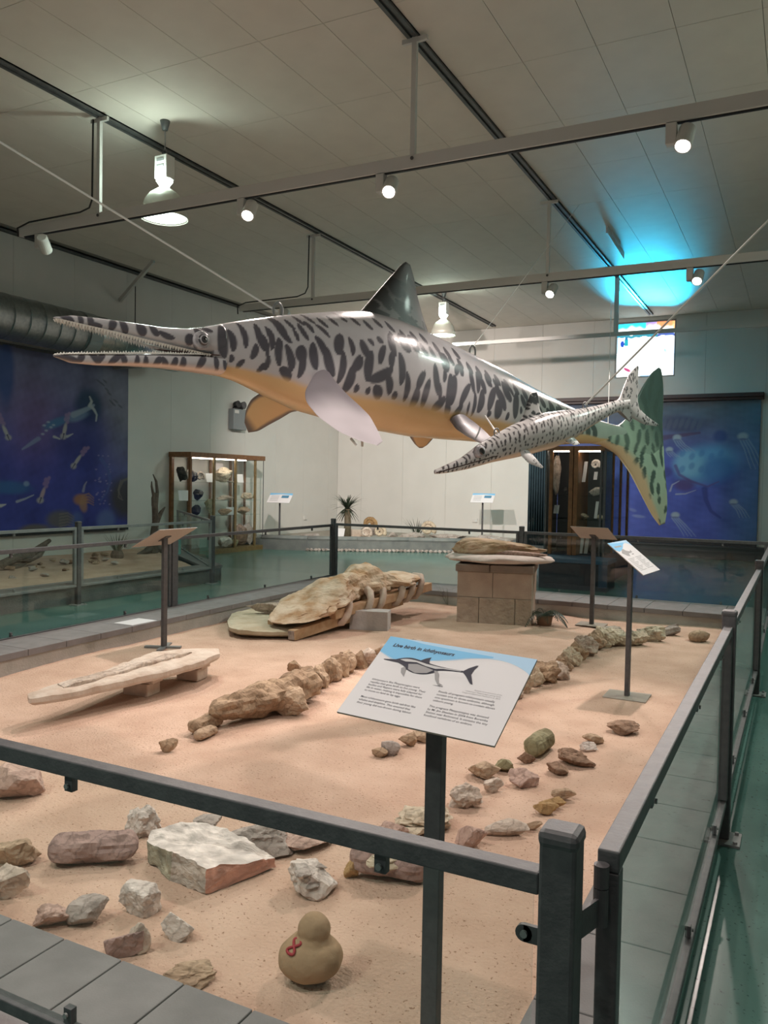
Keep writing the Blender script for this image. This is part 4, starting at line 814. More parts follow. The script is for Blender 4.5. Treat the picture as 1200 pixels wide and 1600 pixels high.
Vb = [F0, F1, L0, L1, R0_, R1_, M0, M1, K1, K2, K3, K4]+kb
poly_rock('boulder_fossil', Vb, [(1, 5, 11, 10, 9, 8, 3, 7), (0, 1, 7, 6), (6, 7, 3, 2), (0, 4, 5, 1), (2, 3, 8, 12), (12, 8, 9, 13), (13, 9, 10, 14), (14, 10, 11, 15), (15, 11, 5, 4), (2, 12, 13, 14, 15, 4, 0, 6)], [WH, GY, GN, RD, GY, GY, GY, GY, RD, GY], 'largest white boulder with grey-green front and red stained right end', amp=.011)
rock('fossil_block', 'grey knobbly stone lying behind the red end of the boulder', 'rock', 345, 458, 1272, 1335, 151, 'grey', rough=.1, planes=12)
rock('fossil_block', 'low pinkish stone tapering out behind the boulder towards the sign post', 'rock', 430, 522, 1292, 1332, 152, 'pink', rough=.09)
rock('fossil_chip', 'small dark chip on the sand just behind the boulder top', 'rock', 297, 342, 1270, 1296, 153, 'grey', z=.09)
nod = rock('fossil_nodule', 'white nodule with dark hollow patches between boulder and sign post', 'fossil', 446, 526, 1333, 1400, 155, 'white', planes=16, rough=.09, deep=.9)
for (a, b, c, d, s) in ((489, 512, 1343, 1363, 1), (460, 490, 1350, 1373, 2), (476, 498, 1373, 1390, 3)):
    c_ = gz((a+b)/2, d+6, .04); P_, F_ = rock_unit(300+s, 14, 3, .05); D_ = depth(c_); P_ = P_*((b-a)/FPX*D_*.5*np.array([1, 1, .35])); 
    vv_ = np.array([v.co[:] for v in nod.data.vertices])+np.array(nod.location)
    ddr = ray((a+b)/2, (c+d)/2); best = vv_[np.argmin(np.linalg.norm(np.cross(vv_-C0, ddr/np.linalg.norm(ddr)), axis=1)+.3*np.linalg.norm(vv_-C0, axis=1))]
    P_ += best; obj('dark_patch', (P_, F_), stone('grey'), nod, fix=False)
lg = thing('fossil_log', 'large purple and cream log-shaped fossil beside the sign post below the rail', 'fossil', tuple(gz(610, 1370)))
logfossil('log_body', '', (548, 1360), (672, 1375), .075, 'purple', 9., .10, parent=lg, taper=(.85, 1.05), flatten=.95)
obj('cream_crust', rock_pts(572, 676, 1306, 1352, 161, deep=.8, planes=18, rough=.13, z=.11), stone('cream'), lg, fix=False)
obj('broken_end', rock_pts(536, 560, 1328, 1372, 162, deep=.9, planes=9, rough=.05), stone('ochre'), lg, fix=False)
sh = [('stone_shard', 'pinkish crumbling shard heap closest to the grey pavers at the left', 44, 108, 1404, 1455, 171, 'pink', dict(planes=9, rough=.12)),
      ('stone_shard', 'dark hollow shard with a white upper rim near the pavers', 98, 163, 1397, 1450, 172, 'grey', dict(planes=8, tilt=.15)),
      ('stone_shard', 'flat pale shard standing behind the other shards', 179, 247, 1368, 1434, 173, 'white', dict(planes=9, tilt=-.1)),
      ('stone_shard', 'white wedge shard right of the shard group', 247, 302, 1416, 1470, 174, 'white', dict(planes=8, tilt=-.2, rough=.03)),
      ('stone_shard', 'purple-brown angular shard touching the paver edge', 157, 222, 1440, 1496, 175, 'purple', dict(planes=8)),
      ('stone_shard', 'thin pale shard leaning behind the purple-brown angular shard', 196, 234, 1432, 1490, 176, 'pale', dict(planes=8, deep=.5)),
      ('stone_lump', 'tan knobbly stone lump at the paver edge left of the duck-shaped stone', 250, 334, 1500, 1545, 177, 'tan', dict(planes=18, rough=.14)),
      ('fossil_vertebra', 'wrinkled cream fossil lump beyond the rail beside the sign post', 612, 712, 1252, 1302, 181, 'cream', dict(planes=22, rough=.16)),
      ('fossil_block', 'pinkish low stone partly hidden by the near rail', 584, 640, 1280, 1318, 182, 'pink', dict(rough=.08)),
      ('fossil_chip', 'flat cream chip just above the rail left of the sign post', 625, 672, 1288, 1312, 183, 'cream', dict(planes=10)),
      ('fossil_vertebra', 'crinkled pale vertebra cluster right of the sign post', 700, 757, 1214, 1264, 184, 'pale', dict(planes=20, rough=.15)),
      ('fossil_block', 'tan stone with a dark underside below the sign panel corner', 733, 785, 1183, 1218, 185, 'tan', dict(tilt=.15)),
      ('fossil_block', 'small olive stone against the right end of the tan dark-bottomed stone', 772, 804, 1180, 1206, 186, 'green', {}),
      ('fossil_chip', 'small pale cube-like chip between two larger stones', 755, 789, 1211, 1238, 187, 'pale', dict(planes=9)),
      ('fossil_block', 'pinkish faceted stone in the middle of the right cluster', 796, 845, 1197, 1230, 188, 'pink', {}),
      ('fossil_chip', 'small dark brown wedge right of the olive barrel stone', 856, 892, 1188, 1211, 189, 'brown', dict(planes=9)),
      ('fossil_block', 'dark red-brown stone with pale top in the right cluster', 876, 932, 1165, 1198, 190, 'brown', dict(rough=.09)),
      ('fossil_chip', 'pale curled chip leaning on the dark red-brown stone', 908, 936, 1155, 1176, 191, 'white', {}),
      ('fossil_chip', 'tan two-humped chip above the pale curled chip', 912, 946, 1142, 1164, 192, 'tan', {}),
      ('fossil_block', 'isolated dark brown stone near the right rail', 952, 1005, 1124, 1149, 193, 'brown', dict(rough=.07)),
      ('stone_shard', 'uppermost ochre shard of the stack of three thin shards', 862, 901, 1226, 1249, 194, 'tan', dict(planes=9, deep=.6)),
      ('stone_shard', 'middle ochre shard of the stack of three thin shards', 842, 886, 1243, 1262, 195, 'ochre', dict(planes=9, deep=.4)),
      ('stone_shard', 'lowest ochre shard of the stack of three thin shards', 834, 876, 1250, 1272, 196, 'ochre', dict(planes=9, deep=.5)),
      ('fossil_block', 'pink wedge stone with an ochre face right of the sign post', 712, 764, 1283, 1324, 198, 'pink', dict(planes=9)),
      ('fossil_vertebra', 'small round stone at the lower end of the row left of the sign post', 580, 606, 1166, 1184, 199, 'bone', dict(soft=.4)),
      ('fossil_vertebra', 'domed grey vertebra second in the row left of the sign post', 594, 626, 1152, 1180, 200, 'grey', dict(soft=.5)),
      ('fossil_vertebra', 'angular vertebra third in the row left of the sign post', 622, 652, 1142, 1168, 201, 'bone', {}),
      ('fossil_vertebra', 'dark vertebra hidden partly by the sign panel lower edge', 644, 676, 1136, 1160, 202, 'tan', {}),
      ('fossil_chip', 'small snout chip lying apart before the fossil skull', 246, 277, 1153, 1176, 203, 'bone', dict(deep=.5, tilt=.2)),
      ('fossil_chip', 'angular chip standing left of the skeleton neck', 448, 472, 1027, 1051, 204, 'bone', dict(planes=8)),
      ('fossil_chip', 'flatter angular chip touching the skeleton neck', 466, 490, 1036, 1055, 205, 'tan', dict(planes=8)),
      ('rounded_stone', 'smooth rounded stone alone at the far right of the sand', 1079, 1112, 980, 1003, 206, 'tan', dict(soft=.6, rough=.02)),
      ('fossil_stick', 'thin rod-like fossil pieces near the far kerb', 1032, 1066, 976, 993, 207, 'grey', dict(deep=.5, tilt=.2))]
for nm, lab, x0, x1, yt, yb, sd, kind, kw in sh: rock(nm, lab, 'rock' if 'fossil' not in nm else 'fossil', x0, x1, yt, yb, sd, kind, **kw)
sp = thing('fossil_spindle', 'spindle-shaped pale fossil with a tapered tail right of the sign post', 'fossil', tuple(gz(800, 1300)))
obj('spindle_body', rock_pts(756, 828, 1276, 1306, 210, deep=.45, planes=16, rough=.05, soft=.3), stone('pale'), sp, fix=False); obj('tapered_tail', rock_pts(815, 849, 1280, 1296, 211, deep=.35, soft=.3, tilt=.15), stone('tan'), sp, fix=False)
br_ = thing('fossil_barrel', 'olive green barrel-shaped fossil standing out from the right cluster', 'fossil', tuple(gz(838, 1185)))
logfossil('barrel_body', '', (828, 1185), (856, 1166), .058, 'green', 5., .06, parent=br_, flatten=1.0); obj('broken_end', rock_pts(808, 838, 1170, 1192, 213, deep=.5), stone('brown'), br_, fix=False)
# duck-shaped stone with the red loop mark
c = gz(482, 1541, .04); D_ = depth(c); wd = 102/FPX*D_
dk = thing('duck_shaped_stone', 'round tan duck-shaped stone with a red figure-eight mark in the foreground', 'stone', tuple(c))
cc = c+_b2*wd*.28
V_, F_ = ico(5); 
def lump(P_, ctr, rad): return ctr+P_*rad
DKM = mat('duck_stone', (.34, .235, .145), .85, c2=(.45, .31, .19), scale=7, bump=.35, bscale=20, spec=.2)
nzv = np.array([noise.fractal(Vector((v[0]*1.7+4, v[1]*1.7, v[2]*1.7)), 1, 2, 4) for v in V_])
Vn = V_*(1+.05*nzv)[:, None]
bodyv = Vn*np.array([wd*.5, wd*.46, wd*.36]); bodyv[:, 2] += .036+wd*.32
headv = Vn*np.array([wd*.255, wd*.25, wd*.25])*np.array([1, 1, 1]); headv[:, 2] += .036+wd*.76; headv[:, 0] += wd*.05
# body and head flow into one surface: blend by a smooth union of two ellipsoids along each direction
neckv = Vn*np.array([wd*.30, wd*.29, wd*.26]); neckv[:, 2] += .036+wd*.54; neckv[:, 0] += wd*.03
gk = G().add(neckv @ np.array([[*_r0], [*_b2], [0, 0, 1]])+np.array([cc[0], cc[1], 0]), F_).add(bodyv @ np.array([[*_r0], [*_b2], [0, 0, 1]])+np.array([cc[0], cc[1], 0]), F_).add(headv @ np.array([[*_r0], [*_b2], [0, 0, 1]])+np.array([cc[0], cc[1], 0]), F_)
bod = obj('stone_body', gk, DKM, dk, smooth=True, fix=False)
rm = bod.modifiers.new('blend', 'REMESH'); rm.mode = 'VOXEL'; rm.voxel_size = .0035
sm_ = bod.modifiers.new('soften', 'SMOOTH'); sm_.factor = .5; sm_.iterations = 14
mk = []
for a in np.linspace(0, 2*math.pi, 48):
    x_, y_ = .44*math.sin(2*a), math.cos(a); ang = -.62; xr_, yr_ = x_*math.cos(ang)-y_*math.sin(ang), x_*math.sin(ang)+y_*math.cos(ang)
    px, py = 459.5+xr_*13.5, 1479-yr_*13.5
    d_ = ray(px, py); dn = d_/np.linalg.norm(d_)
    # meet the ellipsoid of the body
    o_ = C0-np.array([cc[0], cc[1], .036+wd*.32]); B_ = np.array([_r0, _b2, [0, 0, 1]]); ro, rd = B_ @ o_/np.array([wd*.5, wd*.46, wd*.36]), B_ @ dn/np.array([wd*.5, wd*.46, wd*.36])
    qa, qb, qc = rd @ rd, 2*ro @ rd, ro @ ro-1; dis = max(qb*qb-4*qa*qc, 0); mk.append(C0+dn*((-qb-math.sqrt(dis))/(2*qa)-.004))
obj('red_loop_mark', G().tube(mk, .0045, 8), mat('red_clay', (.36, .03, .04), .6), dk, smooth=True)
# ================================================================ SKELETONS, SLABS
sk = thing('fossil_skeleton', 'fossil skull and neck laid on the sand left of the information sign', 'fossil', tuple(gz(420, 1115)))
P = lambda nm, a, b, c, d, s, kd='bone', **kw: obj(nm, rock_pts(a, b, c, d, s, **kw), stone(kd), sk, fix=False)
logfossil('snout_bone', '', (300, 1150), (342, 1132), .055, 'bone', 1.3, .12, parent=sk); logfossil('snout_bone', '', (306, 1158), (336, 1146), .036, 'tan', 2.3, .12, parent=sk)
logfossil('skull', '', (330, 1142), (434, 1112), .108, 'bone', 6.1, .2, parent=sk, taper=(.62, 1.15), flatten=.85)
logfossil('skull', '', (424, 1116), (484, 1088), .12, 'bone', 8.8, .18, parent=sk, taper=(1.1, .95), flatten=.9)
P('cheek_plate', 424, 482, 1066, 1120, 222, 'tan', planes=10, rough=.07); P('brow_plate', 398, 440, 1062, 1100, 223, 'pale', planes=10)
path = [(478,1083),(488,1075),(498,1069),(508,1062),(518,1058),(529,1052),(540,1047)]
for i, (x, y_) in enumerate(path): P('vertebra', x-17, x+17, y_-38, y_+6, 230+i, 'bone' if i % 2 else 'tan', planes=16, rough=.1, deep=.9, soft=.25, sub=3)
for i, (x, y_) in enumerate([(556,1040),(570,1037),(588,1033),(608,1030),(628,1026),(648,1024)]): P('vertebra', x-17, x+19, y_-32, y_+6, 240+i, 'pale' if i % 2 else 'bone', planes=9, rough=.06, deep=.9, sub=3)
s2 = thing('fossil_spine', 'long chain of jumbled fossil vertebrae running to the far right corner', 'fossil', tuple(gz(900, 1030)))
P2 = lambda nm, a, b, c, d, s, kd='bone', **kw: obj(nm, rock_pts(a, b, c, d, s, **kw), stone(kd), s2, fix=False)
for i, (x, y_, w_, h_) in enumerate([(798,1104,22,22),(808,1092,24,26),(822,1082,26,34),(836,1072,34,40),(856,1068,42,42),(874,1062,36,34),(882,1048,34,34),(896,1040,34,36),(904,1030,36,34),(918,1024,38,38),(932,1014,36,36),(946,1010,44,38),(966,1008,46,32),(986,1005,40,26),(1000,1008,40,26),(958,1000,50,26),(1022,1000,38,28),(1010,996,30,18)]):
    P2('vertebra', x-w_/2, x+w_/2, y_-h_, y_+2, 260+i, ('bone', 'pale', 'tan', 'cream')[i % 4] if i < 12 else ('cream', 'pale')[i % 2], planes=16, rough=.13, deep=.9, soft=.2, sub=4)
P2('rib_rod', 1036, 1064, 976, 988, 281, 'grey', deep=.3, tilt=.3)
# white slab on plaster blocks (left)
sl = thing('fossil_slab', 'long pale plaster slab raised on blocks at the left of the sand', 'fossil', tuple(gz(200, 1085)))
def slab_mesh(outline, z, th, amp, seed, n=60, m=22, tilt=0., prof=None):
    O = np.array([gz(x, y_, z) for x, y_ in outline]); c = O.mean(0); t = np.concatenate([[0], np.cumsum(np.linalg.norm(np.diff(np.vstack([O, O[:1]]), axis=0), axis=1))]); t /= t[-1]
    u = np.linspace(0, 1, n*2, endpoint=False); Q = np.stack([np.interp(u, t, np.append(O[:, k], O[0, k])) for k in range(3)], 1); N = len(u); vs = []; 
    rings = [(s_, 1) for s_ in np.linspace(.03, 1, m)]+[(1.0, -.0), (1.0, -.6), (.97, -1), (.5, -1), (.03, -1)]
    for (s_, side) in rings:
        for k in range(N):
            p = c+(Q[k]-c)*s_; nn_ = noise.fractal(Vector((p[0]*5+seed, p[1]*5, seed)), 1, 2, 5)*amp
            if side == 1: zz = z+nn_-th*.25*max(0, (s_-.85)/.15)**2
            else: zz = z-th*.25+side*th*.75+nn_*.3
            vs.append((p[0], p[1], zz))
    R_ = len(rings); f = [(i*N+k, i*N+(k+1) % N, (i+1)*N+(k+1) % N, (i+1)*N+k) for i in range(R_-1) for k in range(N)]+[tuple(range(N))[::-1], tuple(range((R_-1)*N, R_*N))]
    return np.array(vs), f
PLAST = mat('plaster', (.66, .56, .48), .85, c2=(.55, .43, .35), scale=8, bump=.4, bscale=25, spec=.2)
obj('slab', slab_mesh([(43,1081),(60,1075),(95,1068),(135,1055),(175,1041),(210,1027),(245,1017),(300,1012),(342,1010),(344,1018),(320,1030),(290,1038),(262,1046),(215,1056),(180,1064),(120,1077),(70,1086),(45,1088)], .235, .06, .016, 3.), PLAST, sl)
obj('fossil_ridge', slab_mesh([(90,1068),(150,1054),(210,1033),(270,1020),(300,1017),(270,1026),(210,1042),(150,1060),(100,1072)], .252, .03, .014, 8., n=30, m=8), stone('pale'), sl)
for (x, y_, w_) in ((218, 1086, .10), (298, 1062, .09)):
    p = gz(x, y_, .04)+_b2*.06; a_ = Matrix.Translation(p) @ Matrix.Rotation(YAW-.3, 4, 'Z')
    obj('support_block', G().box((-w_*1.1, -.07, -.008), (w_*.9, .09, .08), a_).box((-w_*.8, -.05, .08), (w_*1.2, .08, .185), a_), PLAST, sl, bevel=.008)
# pale slab on battens + big jacketed specimen on timbers
s3 = thing('fossil_slab', 'flat cream slab lying on timber battens behind the sand middle', 'fossil', tuple(gz(430, 985)))
obj('slab', slab_mesh([(355,968),(362,957),(385,950),(420,943),(455,937),(490,932),(525,930),(545,936),(535,955),(505,975),(470,985),(420,985),(375,983),(358,978)], .13, .065, .012, 5.), mat('cream_slab', (.56, .49, .37), .85, c2=(.45, .37, .26), scale=7, bump=.5, bscale=25), s3)
for x, y_ in ((363, 986), (396, 993), (450, 990)):
    p = gz(x, y_, .04); obj('batten', G().bar(p+np.array([0, 0, .02]), p+np.array([-.12, .75, .02]), .07, .045), TIMBER, s3)
rg = rock_pts(382, 520, 930, 962, 290, deep=.25, planes=14, rough=.12, z=.125); obj('fossil_ridge', rg, stone('pale'), s3, fix=False)
s4 = thing('jacketed_specimen', 'big orange-brown fossil mass strapped to tilted timber beams', 'fossil', tuple(gz(560, 985)))
e0 = gz(458, 993, .09); e1 = gy(662, 922, 8.75); dv = e1-e0
def along(t, off=0., up=0.): 
    sd = np.array([-dv[1], dv[0], 0]); sd = sd/np.linalg.norm(sd); return e0+dv*t+sd*off+np.array([0, 0, up])
def axis_at(px, py, t): return along(t)
obj('timber_beam', G().bar(along(0, .02, .0), along(.80, .02, -.03), .085, .10), TIMBER, s4, bevel=.006)
obj('beam_end', G().bar(along(-.004, .02, .0), along(.0, .02, .0), .07, .08), stone('grey'), s4)
obj('timber_beam', G().bar(along(.05, .40, .02), along(1.0, .40, .02), .075, .11), TIMBER, s4, bevel=.006)
obj('timber_beam', G().bar(along(.24, -.03, .085), along(1.03, -.03, .035), .085, .095), TIMBER, s4, bevel=.006)
ms = []; n_, m_ = 90, 40
tops = [(0, .08), (.08, .14), (.2, .22), (.35, .32), (.5, .37), (.62, .36), (.70, .29), (.78, .19), (.9, .19), (1.0, .17)]
for i in range(n_):
    t_ = i/(n_-1); ht = np.interp(t_, [a for a, b in tops], [b for a, b in tops]); e_ = math.sqrt(max(0, 1-abs(2*t_-1)**8)); wd_ = (.27+.06*math.sin(t_*9))*max(e_, .3)
    for k in range(m_):
        th_ = 2*math.pi*k/m_; nn_ = 1+.34*noise.fractal(Vector((t_*9, math.cos(th_)*1.3+7, math.sin(th_)*1.3)), 1, 2, 5)
        ms.append(along(t_*.99, .20+math.cos(th_)*wd_*nn_, .085+.03*t_+(ht-.06)*.5+math.sin(th_)*(ht-.05)*.5*max(e_, .4)*nn_))
ms = np.array(ms); f_ = [(i*m_+k, i*m_+(k+1) % m_, (i+1)*m_+(k+1) % m_, (i+1)*m_+k) for i in range(n_-1) for k in range(m_)]+[tuple(range(m_))[::-1], tuple(range((n_-1)*m_, n_*m_))]
obj('fossil_mass', (ms, f_), mat('orange_bone', (.44, .26, .135), .8, c2=(.70, .56, .43), scale=6, bump=.7, bscale=18, detail=8), s4)
for t_ in (.34, .50, .60, .76, .85, .93):
    obj('plaster_strap', G().tube([along(t_-.05, .05, -.05), along(t_-.045, -.06, -.02), along(t_-.03, -.095, .05), along(t_-.01, -.085, .13), along(t_+.015, -.03, .18), along(t_+.03, .08, .23 if t_ < .7 else .17)], [.026, .034, .036, .038, .046, .05], 10), PLAST, s4, smooth=True)
p = gz(578, 984, .04)+_b2*.10; Mb = Matrix.Translation(p) @ Matrix.Rotation(.30, 4, 'Z')
obj('concrete_block', G().box((-.20, -.10, -.008), (.20, .10, .19), Mb), mat('block_grey', (.42, .39, .38), .85, c2=(.48, .45, .43), scale=12, bump=.2), s4, bevel=.004)
# ================================================================ PLINTH WITH SKULL
px0, py0 = gz(713, 971)[:2]; px1, py1 = gz(830, 978)[:2]
ang = math.atan2(py1-py0, px1-px0); Wp = math.hypot(px1-px0, py1-py0); Dp = .72; Hp = .66
MP = Matrix.Translation((px0, py0, .02)) @ Matrix.Rotation(ang, 4, 'Z')
pt_ = thing('stone_plinth', 'square plinth of tan stone blocks standing in the sand', 'plinth', (px0+Wp/2, py0+Dp/2, .02))
SMOOTHST = mat('sawn_sandstone', (.40, .315, .255), .85, c2=(.47, .38, .31), scale=6, bump=.15, bscale=60); ROUGHST = mat('rough_sandstone', (.36, .285, .225), .9, c2=(.45, .36, .28), scale=8, bump=1.0, bscale=28); CAPST = mat('cap_stone', (.22, .175, .145), .85, c2=(.28, .22, .18), scale=6, bump=.2)
obj('core', G().box((.02, .02, 0), (Wp-.02, Dp-.02, Hp-.08), MP), BLOCKM, pt_)
for (a, b) in ((0, Wp*.48), (Wp*.48, Wp)):
    obj('block', G().box((a+.002, 0, .30), (b-.002, .16, Hp-.085), MP), SMOOTHST, pt_, bevel=.004); obj('block', G().box((a+.002, Dp-.16, .30), (b-.002, Dp, Hp-.085), MP), SMOOTHST, pt_, bevel=.004)
for (a, b) in ((0, Wp*.3), (Wp*.3, Wp*.78), (Wp*.78, Wp)):
    obj('rough_block', G().box((a+.002, -.006, 0), (b-.002, .16, .297), MP), ROUGHST, pt_, bevel=.008)
for (a, b) in ((.162, Dp*.55), (Dp*.55, Dp-.162)):
    for xx in ((0, .15), (Wp-.15, Wp)): obj('side_block', G().box((xx[0], a+.002, 0), (xx[1], b-.002, Hp-.085), MP), SMOOTHST, pt_, bevel=.004)
for (a, b) in ((-.02, Wp*.44), (Wp*.44, Wp+.02)): obj('cap_block', G().box((a+.002, -.03, Hp-.083), (b-.002, Dp+.02, Hp), MP), CAPST, pt_, bevel=.012)
sx = thing('skull_fossil', 'pointed fossil skull bedded on a white plaster slab on the plinth', 'fossil', (px0+Wp/2, py0+Dp/2, Hp+.02))
def on_plinth(u, v_, z): q = MP @ Vector((u, v_, z)); return np.array(q)
def lens(u0, u1, v0, v1, z0, z1, seed, amp, pts=None, n=64, m=14, sharp=1.):
    vs = []; cu, cv = (u0+u1)/2, (v0+v1)/2
    for i in range(m+1):
        ph = -math.pi/2+math.pi*i/m
        for k in range(n):
            th_ = 2*math.pi*k/n; cx, cy = math.cos(th_), math.sin(th_); rr = math.cos(ph)**.6; nn_ = 1+amp*noise.fractal(Vector((cx*1.5+seed, cy*1.5, math.sin(ph))), 1, 2, 4)
            wv = (1-.78*max(0, (cx+1)/2*sharp)**1.4) if sharp != 1. else 1
            vs.append(on_plinth(cu+(u1-u0)/2*cx*rr*nn_, cv+(v1-v0)/2*cy*rr*nn_*wv, (z0+z1)/2+(z1-z0)/2*math.sin(ph)*(1 if sharp == 1. else (1-.72*((cx*rr+1)/2)))))
    f = [(i*n+k, i*n+(k+1) % n, (i+1)*n+(k+1) % n, (i+1)*n+k) for i in range(m) for k in range(n)]; return np.array(vs), f
obj('plaster_slab', lens(-.22, Wp+.22, -.10, Dp+.0, Hp, Hp+.11, 3., .12), mat('white_plaster', (.70, .62, .57), .8, c2=(.60, .50, .45), scale=8, bump=.3), sx, smooth=True)
sv, sf = lens(-.10, Wp+.10, .05, Dp-.16, Hp+.02, Hp+.30, 6., .30, sharp=.9, n=72, m=24)
sv[:, 2] = np.maximum(sv[:, 2], Hp+.06)
obj('skull', (sv, sf), mat('skull_bone', (.34, .24, .13), .85, c2=(.58, .42, .30), scale=5, bump=1., bscale=20, detail=8), sx)
sv, sf = lens(Wp*.3, Wp+.16, .10, .24, Hp+.06, Hp+.17, 9., .1, sharp=.7); obj('snout', (sv, sf), stone('pink'), sx)
# ================================================================ PLANTS IN THE ENCLOSURE
def blade(g, base, dirv, L, w_, droop, n=6):
    d = Vector(dirv).normalized(); sd = d.cross(Vector((0, 0, 1))); sd = sd.normalized() if sd.length > 1e-3 else Vector((1, 0, 0)); p = Vector(base); vs = []
    for i in range(n+1):
        t = i/n; ww = w_*(1-t)**.7*(.6+.8*min(t*3, 1)*.5); vs += [p-sd*ww/2, p+sd*ww/2+Vector((0, 0, .0006))]; 
        d = (d+Vector((0, 0, -droop/n))).normalized(); p = p+d*L/n
    g.add([tuple(v) for v in vs], [(2*i, 2*i+1, 2*i+3, 2*i+2) for i in range(n)])
LEAF = mat('dark_leaf', (.022, .036, .022), .5, c2=(.04, .06, .034), scale=20); LEAF2 = mat('grey_green_leaf', (.10, .12, .09), .6, c2=(.15, .17, .12), scale=20); TRUNK = mat('plant_trunk', (.10, .085, .05), .8, c2=(.15, .12, .08), scale=20, bump=.5)
fp = gz(852, 978); fp = fp+_b2*.05
fe = thing('potted_fern', 'dark green fern in a small pot at the foot of the plinth', 'plant', tuple(fp))
obj('pot', G().lathe([(0, -.01), (.07, -.01), (.09, .11), (.08, .115), (.075, .10), (0, .10)], (fp[0], fp[1], .036), 20), mat('clay_pot', (.22, .12, .07), .8), fe, smooth=True)
Rr = np.random.RandomState(2)
for k in range(15):
    a = 2*math.pi*k/15+Rr.uniform(-.2, .2); el = Rr.uniform(.5, 1.2); L_ = Rr.uniform(.26, .40); d = Vector((math.cos(a), math.sin(a), el)).normalized(); p = Vector((fp[0], fp[1], .14)); gf = G(); n = 14
    for i in range(n):
        q = p+d*L_/n; sd = d.cross(Vector((0, 0, 1))).normalized(); wl_ = .055*math.sin(math.pi*min(.12+i/n*.9, 1)) +.012
        for s_ in (-1, 1): blade(gf, p, sd*s_+d*.55, wl_, .016, .5, 2)
        gf.tube([p, q], .003, 4); p = q; d = (d+Vector((0, 0, -.16))).normalized()
    obj('frond', gf, LEAF, fe, fix=False)
gp = gz(706, 945)+np.array([0, 0, 0]); gp = np.array([gp[0]-.05, gp[1], .035])
gs = thing('grass_tuft', 'thin pale grass tuft behind the left side of the plinth', 'plant', tuple(gp))
for k in range(16):
    a = Rr.uniform(0, 6.28); gb = G(); blade(gb, (gp[0]+.02*math.cos(a), gp[1]+.02*math.sin(a), gp[2]), (math.cos(a)*.5, math.sin(a)*.5, 1), Rr.uniform(.22, .45), .009, Rr.uniform(.2, 1.0), 7); obj('grass_blade', gb, LEAF2, gs, fix=False)

c = gz(214, 972, .2); tag(obj('loose_sheet', G().box((c[0]-.13, c[1]-.16, .2005), (c[0]+.10, c[1]+.16, .2035)), PAPER), 'white sheet of paper lying on the left kerb beside the sign post', 'paper')
# ================================================================ MURALS
def mural(name, label, origin, ax, L, H_, fn, n=(260, 240)):
    nu, nv = n; uu, vv_ = np.meshgrid(np.linspace(0, 1, nu), np.linspace(0, 1, nv)); U_, V_ = uu.ravel(), vv_.ravel(); o = np.array(origin); a = np.array(ax, float); nrm = np.cross(a, [0, 0, 1.])
    wav = .010*np.sin(U_*31)+.006*np.sin(U_*53+1)
    v = o+np.outer(U_*L, a)+np.outer(V_*H_, [0, 0, 1])+np.outer(wav+.012, nrm); f = [(j*nu+i, j*nu+i+1, (j+1)*nu+i+1, (j+1)*nu+i) for j in range(nv-1) for i in range(nu-1)]
    t = thing(name, label, 'mural', tuple(o+a*L/2))
    ob = obj('painted_cloth', (v, f), mat('painted_cloth', (1, 1, 1), .75, attr=True, spec=.2), t, smooth=True, col=np.clip(fn(U_, V_), 0, 1), fix=False)
    sdm = ob.modifiers.new('thick', 'SOLIDIFY'); sdm.thickness = .006; sdm.offset = -1
    return t
class Canvas:
    def __init__(s, X, Y, c): s.X, s.Y, s.c = X, Y, c
    def blob(s, x, y, rx, ry, col, a=0., op=1., soft=.5):
        ca, sa = math.cos(a), math.sin(a); dx, dy = s.X-x, s.Y-y; u = (dx*ca+dy*sa)/rx; v = (-dx*sa+dy*ca)/ry; d = np.sqrt(u*u+v*v); m = (1-smoothstep(1-soft, 1+soft*.3, d))*op; s.c = s.c*(1-m[:, None])+np.array(col)*m[:, None]
    def line(s, pts, w_, col, op=1.):
        m = np.zeros(len(s.X)); pts = np.array(pts, float); n = len(pts)-1
        for i in range(n):
            a, b = pts[i], pts[i+1]; d = b-a; t = np.clip(((s.X-a[0])*d[0]+(s.Y-a[1])*d[1])/(d@d), 0, 1); ww = w_*(1-.6*(i+t)/n); q = np.hypot(s.X-a[0]-d[0]*t, s.Y-a[1]-d[1]*t); m = np.maximum(m, 1-smoothstep(.5, 1.2, q/ww))
        m *= op; s.c = s.c*(1-m[:, None])+np.array(col)*m[:, None]
MLX = XL+.05; p0 = gx(203, 832, MLX); mz0, mz1, my1, my0 = .62, 3.64, 11.56, 6.6
